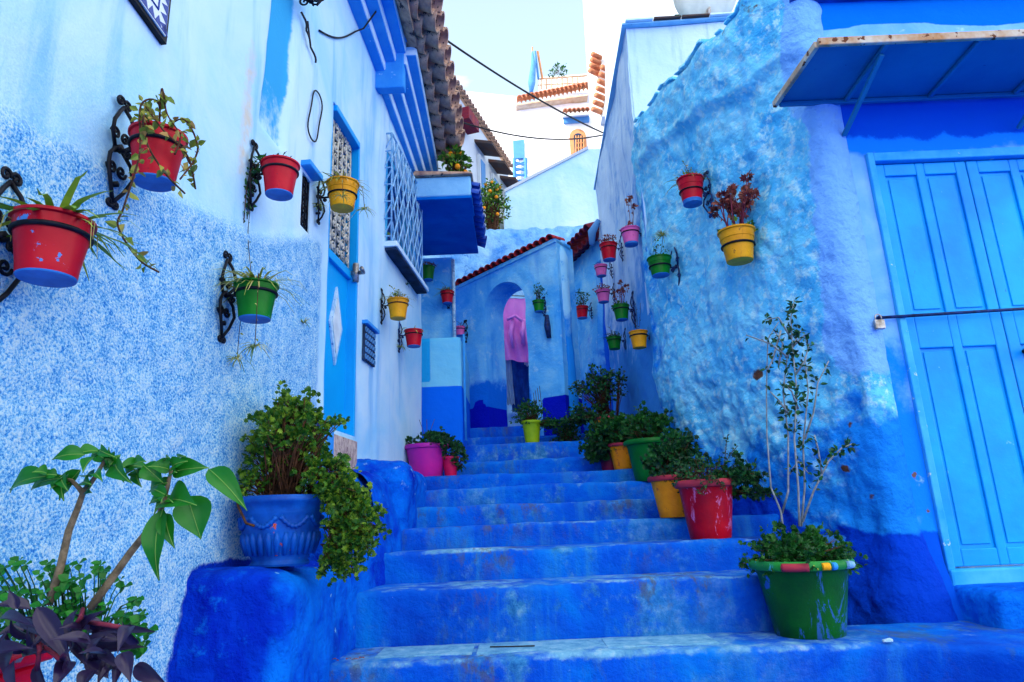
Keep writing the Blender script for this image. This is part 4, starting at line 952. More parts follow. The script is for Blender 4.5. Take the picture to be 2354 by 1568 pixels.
# white terraced houses on the left beyond the eave
wh = empty('white_row_house', (-.4, 10, 3), 'white house row with slanted dark eave lines beyond the clay tile eave', 'house')
W0 = PY(1036, 195, 9); W1 = PY(1168, 392, 11.6); W1b = Vector((W1.x, W1.y, 2.2)); W0b = Vector((W0.x, W0.y, 2.2))
wn = Vector((W1.y - W0.y, -(W1.x - W0.x), 0)).normalized()
m = MB(); m.prism([W0b, W1b, W1, W0], -wn * 1.5); rebase(m.build('wall', M['whiteshade']), wh)
nq = 22
def WP(t, z, off=0): p = W0.lerp(W1, t); return Vector((p.x, p.y, z)) + wn * off
pt = tile_mesh('eave_tile', .06, .05, .18, .012, 'clay', 5)
tiles(wh, pt, [(W0.lerp(W1, (i + .5) / nq) + wn * .10 + Vector((0, 0, .03)), -wn + Vector((0, 0, .3)), 0, 1) for i in range(nq)])
for t0 in (.38, .62, .84):
    for nm, mt_, dz0, dz1, o0, o1 in (('window', 'bluefar', -2.05, -1.25, 0, .02),):
        zt0 = W0.lerp(W1, t0).z
        m = MB(); m.prism([WP(t0, zt0 - 1.35, .004), WP(t0 + .10, zt0 - 1.35, .004), WP(t0 + .10, zt0 - .60, .004), WP(t0, zt0 - .60, .004)], wn * .05); wi = rebase(m.build('window', M['whiteshade']), wh)
        m = MB(); m.prism([WP(t0 + .015, zt0 - 1.28, .056), WP(t0 + .085, zt0 - 1.28, .056), WP(t0 + .085, zt0 - .68, .056), WP(t0 + .015, zt0 - .68, .056)], wn * .01); sub(m.build('pane', M['bluefar']), wi)
    m = MB(); m.hexa([WP(t0 - .03, zt0 - .42, 0), WP(t0 - .03, zt0 - .52, .3), WP(t0 + .14, zt0 - .52, .3), WP(t0 + .14, zt0 - .42, 0), WP(t0 - .03, zt0 - .37, 0), WP(t0 - .03, zt0 - .47, .3), WP(t0 + .14, zt0 - .47, .3), WP(t0 + .14, zt0 - .37, 0)]); rebase(m.build('window_hood', M['awntop']), wh)
m = MB(); m.prism([WP(.06, 5.95, .02), WP(.22, 5.95, .02), WP(.22, 6.15, .02), WP(.06, 6.15, .02)], wn * .2); rebase(m.build('red_awning', M['redtile']), wh)
# white building straight ahead
mb2 = empty('terrace_house', (1, 16, 5), 'sunlit white terrace house with tiled cornice and arched window straight ahead', 'house')
TL_, TR_ = PY(1190, 240, 16), PY(1400, 236, 16)
m = MB(); m.prism([PY(1195, 640, 16), PY(1420, 640, 16), TR_, TL_], (0, 4, 0)); rebase(m.build('wall', M['white']), mb2)
m = MB(); m.prism([PY(1050, 640, 17.2), PY(1200, 640, 17.2), PY(1192, 222, 17.2), PY(1050, 208, 17.2)], (0, 3, 0)); rebase(m.build('wall', M['white']), mb2)
m = MB(); m.prism([PY(1240, 215, 16.3), PY(1400, 212, 16.3), PY(1400, 166, 16.3), PY(1240, 178, 16.3)], (0, 3, 0)); rebase(m.build('parapet', M['white']), mb2)
n = 17
tiles(mb2, tile_mesh('cornice_tile', .085, .07, .4, .02, 'orangetile', 6), [(TL_.lerp(PY(1352, 208, 16), (i + .5) / n) + Vector((0, -.3, -.02)) + Vector((0, 0, .12 * 0)), (0, 1, .25), 0, 1) for i in range(n)])
m = MB(); a, b_ = PY(1186, 239, 15.75), PY(1352, 216, 15.75); m.hexa([a + Vector((0, 0, -.04)), b_ + Vector((0, 0, -.04)), b_ + Vector((0, .3, -.04)), a + Vector((0, .3, -.04)), a, b_, b_ + Vector((0, .3, 0)), a + Vector((0, .3, 0))]); rebase(m.build('cornice', M['tan']), mb2)
m = MB(); a, b_ = PY(1295, 262, 15.6), PY(1355, 258, 15.6)
m.hexa([a + Vector((0, 0, -.06)), b_ + Vector((0, 0, -.06)), b_ + Vector((0, .4, .12)), a + Vector((0, .4, .12)), a, b_, b_ + Vector((0, .4, .18)), a + Vector((0, .4, .18))]); rebase(m.build('window_hood', M['whiteshade']), mb2)
tiles(mb2, tile_mesh('hood_tile', .07, .06, .35, .02, 'orangetile', 5), [(a.lerp(b_, (i + .5) / 6) + Vector((0, -.04, .06)), (0, 1, .4), 0, 1) for i in range(6)])
m = MB(); m.prism([PY(1296, 282, 15.9), PY(1355, 278, 15.9), PY(1355, 266, 15.9), PY(1296, 270, 15.9)], (0, .08, 0)); rebase(m.build('blue_band', M['bluefar']), mb2)
def arch_poly(u0, u1, v0, v1, Y, r=8):
    a = PY(u0, v1, Y); b_ = PY(u1, v1, Y); zt_ = PY((u0 + u1) / 2, v0, Y).z; w_ = b_.x - a.x
    zs_ = zt_ - w_ / 2
    return [a, b_] + [Vector(((a.x + b_.x) / 2 + w_ / 2 * cos(t), Y, zs_ + w_ / 2 * sin(t))) for t in lin(0, pi, r)]
m = MB(); m.prism(arch_poly(1313, 1351, 296, 364, 15.9), (0, .08, 0)); wi = rebase(m.build('arched_window', M['ochre']), mb2)
m = MB(); m.prism(arch_poly(1322, 1343, 306, 360, 15.89), (0, .02, 0)); sub(m.build('pane', M['dark']), wi)
m = MB()
for k in range(4): m.tube([PY(1324 + k * 6, 312, 15.86), PY(1324 + k * 6, 360, 15.86)], .02, 4)
for k in range(4): m.tube([PY(1322, 318 + k * 11, 15.86), PY(1343, 317 + k * 11, 15.86)], .02, 4)
sub(m.build('window_bars', M['ochre']), wi)
m = MB(); m.prism([PY(1180, 364, 15.9), PY(1206, 363, 15.9), PY(1205, 321, 15.9), PY(1179, 323, 15.9)], (0, .08, 0)); rebase(m.build('shutter', M['bluefar']), mb2)
m = MB()
for k in range(5): m.tube([PY(1181, 372 + k * 14, 15.85), PY(1208, 380 + k * 12, 15.85)], .035, 4); m.tube([PY(1208, 372 + k * 14, 15.85), PY(1181, 382 + k * 12, 15.85)], .03, 4)
m.tube([PY(1182, 364, 15.85), PY(1183, 440, 15.85)], .05, 4); m.tube([PY(1208, 364, 15.85), PY(1209, 440, 15.85)], .05, 4); rebase(m.build('trellis', M['bluefar']), mb2)
# terrace rail, folded parasol
m = MB()
for k in range(9): m.tube([PY(1244 + k * 12, 205, 15.9), PY(1244 + k * 12, 182 - k * .6, 15.9)], .022, 4)
m.tube([PY(1236, 182, 15.9), PY(1350, 174, 15.9)], .03, 4); m.tube([PY(1236, 196, 15.9), PY(1350, 190, 15.9)], .02, 4)
rebase(m.build('terrace_rail', M['tan']), mb2)
ub = empty('folded_parasol', PY(1222, 210, 15.7), 'folded blue parasol standing on the white roof terrace', 'parasol')
m = MB(); m.tube([PY(1221, 212, 15.7), PY(1222, 190, 15.7), PY(1226, 150, 15.7), PY(1224, 118, 15.7)], [.05, .10, .07, .02], 7); rebase(m.build('parasol_cloth', M['bluefar'], smooth=True), ub)
m = MB(); m.tube([PY(1221, 215, 15.7), PY(1224, 108, 15.7)], .02, 5); rebase(m.build('pole', M['ochre']), ub)
for (ua, ub_) in ((1238, 1230), (1247, 1236)):
    m = MB(); m.tube([PY(ua, 182, 15.8), PY(ub_, 118, 15.8)], .03, 4); prop(m.build('flag_pole', M['bluefar'] if ua < 1240 else M['ochre']), 'slim leaning %s pole right of the folded parasol on the terrace' % ('blue' if ua < 1240 else 'ochre'), 'pole')
# tall white building right
rt = empty('tall_white_house', (2.5, 12, 4), 'tall sunlit white house at the upper right with orange tile hoods', 'house')
m = MB(); m.prism([PY(1392, 520, 12), PY(1352, 200, 12), PY(1340, 0, 12), PY(1330, -250, 12), PY(1900, -250, 12), PY(1900, 520, 12)], (.9, 3, 0)); rebase(m.build('wall', M['white']), rt)
for (u0, u1, v0, v1, nn_) in ((1372, 1364, 122, 172, 4), (1394, 1370, 150, 262, 7)):
    for k in range(nn_):
        t = (k + .5) / nn_; m = MB(); c = PY(u0 + (u1 - u0) * t, v0 + (v1 - v0) * t, 11.85); h_ = .052
        m.tube([c + Vector((-.09, -.06, 0)), c + Vector((.10, .1, .02))], h_, 7); rebase(m.build('hood_tile', M['orangetile'], smooth=True), rt)
m = MB(); a, b_ = PY(1412, 175, 11.7), PY(1384, 268, 11.7); m.prism([a, a + Vector((.12, 0, 0)), b_ + Vector((.12, 0, 0)), b_], (0, .3, 0)); rebase(m.build('eave_board', M['whiteshade']), rt)
m = MB(); m.prism([PY(1437, 55, 11.9), PY(1444, 40, 11.9), PY(1444, -20, 11.9), PY(1435, -20, 11.9)], (0, .08, 0)); rebase(m.build('ochre_window_edge', M['ochre']), rt)
rw = empty('rooftop_house', (3, 9, 5), 'shaded white rooftop wall behind the satellite dish', 'house')
m = MB(); m.prism([PY(1428, 200, 9), PY(1425, -250, 9), PY(1900, -250, 9), PY(1900, 200, 9)], (0, 2, 0)); rebase(m.build('wall', M['whiteshade']), rw)
# satellite dish and rooftop oddments
sd = empty('satellite_dish', PY(1630, 50, 6.6), 'cream satellite dish cut off by the top edge above the lavender house', 'satellite dish')
cx = PY(1620, -14, 6.6); m = MB(); prof = [(0.0, .09), (.15, .08), (.28, .045), (.37, 0), (.375, .012), (.28, .06), (.15, .10), (0.0, .11)]
Mx = Matrix.Translation(cx) @ Matrix.Rotation(radians(112), 4, 'X') @ Matrix.Rotation(radians(0), 4, 'Y')
dm = MB(); dm.lathe([(r, z) for r, z in prof], 36); dm.v = [tuple(Mx @ Vector(v)) for v in dm.v]; rebase(dm.build('dish_reflector', M['dish'], smooth=True), sd)
m = MB(); m.tube([PY(1630, 52, 6.6), PY(1630, 12, 6.6), PY(1632, -5, 6.6)], .022, 7); m.tube([PY(1616, 52, 6.55), PY(1644, 50, 6.65)], .02, 6); m.tube([PY(1618, 52, 6.6), PY(1628, 18, 6.6)], .012, 5); rebase(m.build('dish_mount', M['padlock'], smooth=True), sd)
m = MB(); a = PY(1560, 62, 5.6)
for k in range(5): m.tube([a + Vector((.02 * (k - 2), 0, -.08)), a + Vector((.008 * (k - 2), 0, .14))], .008, 4)
prop(m.build('bundled_stakes', M['leafdark']), 'bundle of dark green stakes on the lavender roof left of the dish', 'stakes')
m = MB(); m.prism([PY(1672, 48, 5.8), PY(1690, 47, 5.8), PY(1695, 33, 5.8), PY(1700, 30, 5.8), PY(1692, 28, 5.8), PY(1668, 34, 5.8)], (0, .12, 0)); prop(m.build('rooftop_crate', M['redtile']), 'dark red broken crate on the lavender roof right of the dish', 'crate')
# cables across the sky
def wire(a, b_, sag, r, label):
    m = MB(); a = Vector(a); b_ = Vector(b_); m.tube([a.lerp(b_, t) - Vector((0, 0, sag * 4 * t * (1 - t))) for t in lin(0, 1, 30)], r, 5)
    prop(m.build('overhead_cable', M['cable'], smooth=True), label, 'cable')
wire(PY(1020, 88, 5.0), PY(1388, 306, 7.4), .06, .010, 'thick dark cable slanting down across the sky to the tall house')
wire(PY(1050, 277, 5.6), PY(1388, 310, 7.4), .12, .009, 'sagging dark cable crossing in front of the white terrace house')

# ------------------------------------------------------------------ plants
def rdir(up=.5):
    while True:
        v = Vector((U(-1, 1), U(-1, 1), U(-1, 1)))
        if .1 < v.length < 1: v.normalize(); v.z = v.z + up; return v.normalized()
def bush(mb, sm_, c, rx, rz, n, leaf, shape=0, per=5, gap=True, base=None, lean=(0, 0), dens=.5, stemr=.0022, minr=.35):
    c = Vector(c); base = Vector(base) if base else c - Vector((0, 0, rz * .6))
    for _ in range(n):
        d = rdir(.35)
        if gap and nse(d * 2.4, 1, c.x * 9 + c.z * 7 + rx * 31) < -.10: continue
        k = U(minr, 1) ** .6 * (1 + .55 * nse(d * 2.3, 1, c.x * 5)); p = c + Vector((d.x * rx * k, d.y * rx * k, d.z * rz * k))
        if gap and p.z < base.z - .02: p.z = base.z + U(0, .03)
        b0 = base + Vector((U(-.5, .5) * rx * .7, U(-.5, .5) * rx * .7, 0)); mid = b0.lerp(p, .55) + Vector((0, 0, .15 * rz))
        if sm_ is not None and random.random() < dens: sm_.tube([b0, mid, p], [stemr, stemr, stemr * .6], 3)
        for j in range(per):
            dd = (d * .6 + rdir(.2)).normalized(); q = p + dd * leaf * U(0, .9)
            L = leaf * U(.65, 1.15); mb.leaf(q, dd, rdir(.9), L, L * U(.55, .8), fold=U(.05, .3), droop=U(0, .3), shape=shape)
def trail(mb, sm_, pts, leaf, step=.02, r=.002, shape=0, spread=1.0, W=.6):
    pts = [Vector(p) for p in pts]; cr = []
    for k in range(len(pts) - 1):
        a = pts[max(k - 1, 0)]; b_ = pts[k]; c = pts[k + 1]; d = pts[min(k + 2, len(pts) - 1)]
        for t in lin(0, 1, 6)[:-1]: cr.append(.5 * ((2 * b_) + (c - a) * t + (2 * a - 5 * b_ + 4 * c - d) * t * t + (3 * b_ - a - 3 * c + d) * t ** 3))
    cr.append(pts[-1])
    if sm_ is not None: sm_.tube(cr, r, 4)
    acc = 0
    for a, b_ in zip(cr, cr[1:]):
        acc += (b_ - a).length
        while acc > step:
            acc -= step; d = ((b_ - a).normalized() * .4 + rdir(.1) * spread).normalized(); L = leaf * U(.6, 1.2); mb.leaf(a + d * .003, d, rdir(.6), L, L * W, shape=shape)
def blades(mb, c, n, L, w_, arch=.6, up=1.0, rad=.04, nmin=.5):
    c = Vector(c)
    for _ in range(n):
        a = U(0, 2 * pi); d = Vector((cos(a), sin(a), 0)); l = L * U(nmin, 1.1); el = U(.2, 1.2) * up; p = c + d * U(0, rad); pts = []
        for t in lin(0, 1, 6): pts.append(p + d * l * t * cos(el * (1 - .4 * t)) + Vector((0, 0, l * (t * sin(el) - arch * t * t * U(.9, 1.1)))))
        sd = Vector((-d.y, d.x, 0)); v = []
        for i, q in enumerate(pts):
            ww = w_ * (1 - (i / 6) ** 2) * .5 + .0006; v += [q - sd * ww, q + sd * ww + Vector((0, 0, ww * .4))]
        mb.add(v, [(2 * i, 2 * i + 1, 2 * i + 3, 2 * i + 2) for i in range(6)])
def finish_plant(root, mb, mat, sm_=None, smat='brownstem', local=False, nm='foliage'):
    if mb and mb.f:
        o = mb.build(nm, M[mat], root if local else None, smooth=False, kind='stuff')
        if not local: rebase(o, root)
    if sm_ is not None and sm_.f:
        o = sm_.build('stem', M[smat], root if local else None, smooth=True)
        if not local: rebase(o, root)

# ---- iron wall brackets
def make_bracket(h, reach, rring, mat, inner=True):
    e = bpy.data.objects.new('wall_bracket', None); C.objects.link(e); e.empty_display_size = .05
    Y = Vector((0, 1, 0)); Z = Vector((0, 0, 1)); X = Vector((1, 0, 0)); r = max(.0042, h * .017); o_ = .014
    m = MB()
    for s in (1, -1):
        up = [(o_, 0, .42 * h), (o_ + .01, s * .07 * h, .34 * h), (o_ + .015, s * .14 * h, .22 * h), (o_ + .01, s * .13 * h, .12 * h), (o_, s * .05 * h, .03 * h)]
        dn = [(o_, s * .04 * h, .02 * h), (o_ + .01, s * .13 * h, -.08 * h), (o_ + .015, s * .15 * h, -.20 * h), (o_ + .01, s * .08 * h, -.34 * h), (o_, 0, -.46 * h)]
        m.tube(up, r, 5); m.tube(dn, r, 5)
        m.tube(spiral(Vector((o_, s * .045 * h, .45 * h)), Y * s, Z, .05 * h, 1.3, 14, pi, -1), r * .9, 5)
        m.tube(spiral(Vector((o_, s * .06 * h, .14 * h)), Y * s, Z, .055 * h, 1.4, 16, 0, 1), r * .8, 5)
        m.tube(spiral(Vector((o_, s * .06 * h, -.16 * h)), Y * s, Z, .06 * h, 1.4, 16, 0, -1), r * .8, 5)
        m.tube(spiral(Vector((o_, s * .035 * h, -.47 * h)), Y * s, Z, .04 * h, 1.2, 12, pi, 1), r * .9, 5)
    m.tube([(0, 0, .03 * h), (o_ * 1.6, 0, .03 * h)], r * 2, 6); m.tube([(0, 0, -.3 * h), (o_ * 1.6, 0, -.3 * h)], r * 1.6, 6)
    m.build('scroll_plate', mat, e, smooth=True)
    m = MB(); m.tube([(o_, 0, 0), (reach - rring, 0, 0)], r * 1.1, 5)
    m.tube(spiral(Vector((o_ + (reach - rring) * .5, 0, -.05 * h)), X, Z, .04 * h, 1.4, 14, pi / 2, 1), r * .8, 5)
    m.build('arm', mat, e, smooth=True)
    m = MB(); m.tube([(reach + rring * cos(a), rring * sin(a), 0) for a in lin(0, 2 * pi, 28)[:-1]], r * 1.05, 6, closed=True); m.build('ring', M['iron'], e, smooth=True)
    return e
def hang_pot(spec):
    (u, v, ub, vb, wpx, col, wall, bmat, label, blabel, plant, bh) = spec
    rr = ray(u, v)
    if wall == 'L': nrm = NL; base = lambda P: (P - Vector((-1.33, 0, 0))).dot(NL)
    elif wall == 'R':
        nrm = None
    R_ = .085
    for it in range(8):
        off = R_ + .055
        if wall == 'L':
            t = (-1.33 * NL.x + off) / rr.dot(NL) if False else None
            # plane: (P - (-1.33,0,0)).NL = off
            t = (off - 1.33 * NL.x) / rr.dot(NL)
            P = rr * t; n_ = NL
        elif wall == 'A':
            t = (AL.dot(AN) + off) / rr.dot(AN); P = rr * t; n_ = AN
        elif wall == 'F':
            t = (F0.dot(FNn) + off) / rr.dot(FNn); P = rr * t; n_ = FNn
        elif wall == 'B':   # wall behind the block, facing the camera
            t = (6.74 - off) / rr.y; P = rr * t; n_ = Vector((0, -1, 0))
        else:
            lo_, hi_ = 2.0, 14.0
            f_ = lambda t: (rr * t).x + off * 1.05 - wr((rr * t).y)
            t = lo_
            while t < hi_ and f_(t) < 0: t += .01
            P = rr * t; y_ = P.y; d = Vector((wr(y_ + .1) - wr(y_ - .1), .2, 0)); n_ = Vector((-d.y, d.x, 0)).normalized()
        R_ = wpx * t / F / 2 / 1.06
    zb_ = PY(ub, vb, P.y - R_ * .2).z; H_ = P.z - zb_; H_ = max(R_ * 1.15, min(H_, R_ * 2.0))
    ang = atan2(n_.y, n_.x)
    root = empty('hanging_pot', (P.x, P.y, P.z - H_), label, 'flower pot', 'coloured pots hanging on the walls')
    rb_ = R_ * .68; m = MB(); th_ = R_ * .05
    prof = [(0, 0), (rb_, 0), (rb_ + R_ * .02, H_ * plant.get('bb', .03)), (rb_ + (R_ * .9 - rb_) * .22, H_ * .2), (R_ * .86, H_ * .70), (R_ * .89, H_ * .71), (R_ * .90, H_ * .76), (R_ * .92, H_ * .93), (R_, H_ * .95), (R_, H_), (R_ * .93, H_), (R_ * .88, H_ * .9), (R_ * .84, H_ * .72)]
    bb = 1 if plant.get('bluebase', True) else 0
    m.lathe(prof, 32, mis=[bb, bb, 0] + [0] * 9)
    mat = POTC[col]; m.build('pot', [mat, POTC['blue']], root, smooth=35)
    m = MB(); m.disc((0, 0, H_ * .86), R_ * .86); m.build('soil', M['soil'], root)
    # plant
    k = plant['kind']; mb, sm_ = MB(), MB(); S_ = R_ / .085; top = Vector((0, 0, H_ * .9))
    mt_ = 'spider'
    if k == 'spider':
        blades(mb, top, plant.get('n', 60), .15 * S_ * plant.get('s', 1), .007 * S_, .75, 1.0, .05 * S_); mt_ = plant.get('mat', 'spider')
        for _ in range(plant.get('hang', 0)):
            a = U(0, 2 * pi); o_ = Vector((cos(a), sin(a), 0)); L_ = plant.get('L', .25); pts = [top, top + o_ * R_ * 1.05 + Vector((0, 0, .03)), top + o_ * R_ * 1.3 - Vector((0, 0, L_ * .5)), top + o_ * R_ * 1.35 - Vector((0, 0, L_))]
            trail(mb, sm_, pts, .012, .06, .0014); blades(mb, pts[-1], 26, .07, .004, .9, 1, .01)
    elif k == 'stubby':
        blades(mb, top, 46, .15 * S_, .006 * S_, .7, 1.3, .05 * S_); mt_ = plant.get('mat', 'succ'); bush(mb, sm_, top + Vector((0, 0, .03 * S_)), R_ * .9, R_ * .5, 50, .016 * S_, per=3); trail(mb, sm_, [top, top + Vector((-.02, -.03, .08 * S_)), top + Vector((-.05, -.05, .12 * S_))], .016, .014, .0015)
    elif k == 'wide':
        blades(mb, top, 46, .21 * S_, .016 * S_, .55, .8, .05 * S_); mt_ = 'brightleaf'
        for _ in range(8):
            m2 = MB(); a = U(0, 2 * pi); o_ = Vector((cos(a), sin(a), 0)); m2.tube([top + o_ * R_ * .8, top + o_ * R_ * 1.08 + Vector((0, 0, .01)), top + o_ * R_ * 1.12 + Vector((U(-.01, .01), 0, -U(.03, .08)))], [.002, .0014, .0006], 4); m2.build('root', M['spider'], root)
    elif k == 'ivy':
        bush(mb, sm_, top + Vector((0, 0, .01)), R_ * .8, R_ * .3, 30, .022 * S_, per=3); mt_ = 'leaf'
        iv = -n_
        for q in range(4):
            d = iv * (R_ + .045) + Vector((-n_.y, n_.x, 0)) * U(-.035, .035)
            trail(mb, sm_, [top, top + d * .7 + Vector((0, 0, .04)), top + d * 1.0 - Vector((0, 0, .06)), top + d * 1.05 - Vector((0, 0, .17 + .03 * q))], .030 * S_, .012, .002)
        trail(mb, sm_, [top + iv * (R_ + .04) - Vector((0, 0, .15)), top + iv * (R_ + .045) - Vector((0, 0, .3)), top + iv * (R_ + .03) - Vector((-.01, 0, .48))], .012, .05, .0015)
    elif k == 'succulent':
        mt_ = 'succ'
        for pts in plant['trails']:
            trail(mb, sm_, [Vector((0, 0, H_)) + n_ * a + Vector((-n_.y, n_.x, 0)) * b_ + Vector((0, 0, c)) for a, b_, c in pts], .030, .013, .0028, W=.62)
        bush(mb, sm_, top + Vector((0, 0, .02)), R_ * .7, R_ * .4, 10, .02, per=4)
    elif k == 'redleaf':
        mt_ = 'leafred'
        for _ in range(plant.get('n', 11)):
            a = U(0, 2 * pi); o_ = Vector((cos(a), sin(a), 0)); h_ = plant['h'] * U(.45, 1); q = top + o_ * plant['h'] * U(.05, .42) + Vector((0, 0, h_)); mid = top + o_ * R_ * .5 + Vector((0, 0, h_ * .45))
            sm_.tube([top + o_ * R_ * .3, mid, q], [.0035 * S_, .003 * S_, .002 * S_], 5)
            for j in range(7): d = rdir(.3); mb.leaf(q + d * .008, d, rdir(.6), .032 * S_ * U(.7, 1.2), .026 * S_, shape=1)
            for j in range(4): d = rdir(.3); t_ = U(.4, .9); mb.leaf(mid.lerp(q, t_) + d * .008, d, rdir(.6), .024 * S_, .018 * S_)
        finish_plant(root, mb, mt_, sm_, 'redstem', True); mb, sm_ = MB(), None
        bush(mb, None, top + Vector((0, 0, .01)), R_ * .9, R_ * .45, 26, .026 * S_, per=3, shape=1); mt_ = 'leaflime' if plant.get('under', 1) else 'leafred'
        o = mb.build('undergrowth', M[mt_], root, kind='stuff'); mb = None
    elif k == 'dried':
        mt_ = 'leafred'; bush(mb, sm_, top + Vector((0, 0, .03 * S_)), R_ * 1.05, R_ * .6, 60, .022 * S_, per=4); 
    elif k == 'leafy':
        mt_ = plant.get('mat', 'leaf'); bush(mb, sm_, top + Vector((0, 0, plant.get('h', .08))), R_ * plant.get('w', 1.0), plant.get('h', .08) * 1.1, plant.get('n', 60), .028 * S_, per=4, minr=.2)
    elif k == 'tallthin':
        mt_ = 'leaf'
        for q in range(3):
            h_ = plant['h'] * U(.5, 1); trail(mb, sm_, [top, top + Vector((U(-.03, .03), U(-.03, .03), h_ * .5)), top + Vector((U(-.07, .07), U(-.04, .04), h_))], .012 * S_, .03, .0015)
        blades(mb, top, 26, .09 * S_, .005, .6)
    elif k == 'flowerhead':
        mt_ = 'leaf'; bush(mb, sm_, top + Vector((0, 0, .05)), R_ * .8, .07 * S_, 45, .016 * S_, per=3)
        q = top + Vector((.04, -.02, .17 * S_)); sm_.tube([top, top + Vector((.03, 0, .1)), q], .002, 4); m3 = MB(); blades(m3, q, 60, .085 * S_, .005, .7, 1.2, .008); m3.build('seed_head', M['spider'], root, kind='stuff')
    if mb is not None: finish_plant(root, mb, mt_, sm_, 'brownstem', True)
    # bracket
    if blabel:
        zr = H_ * .74 if bh > 0 else H_ * .5; bh = abs(bh); d_off = (R_ + .055)
        rring = R_ * .90 if zr > .7 * H_ else R_ * .84
        e = make_bracket(bh, d_off, rring, M[bmat]); e.location = Vector((P.x, P.y, P.z - H_ + zr)) - n_ * d_off; e.rotation_euler = (0, 0, ang)
        prop(e, blabel, 'bracket', 'iron pot brackets on the walls')
    return root
SP = {'kind': 'spider'}
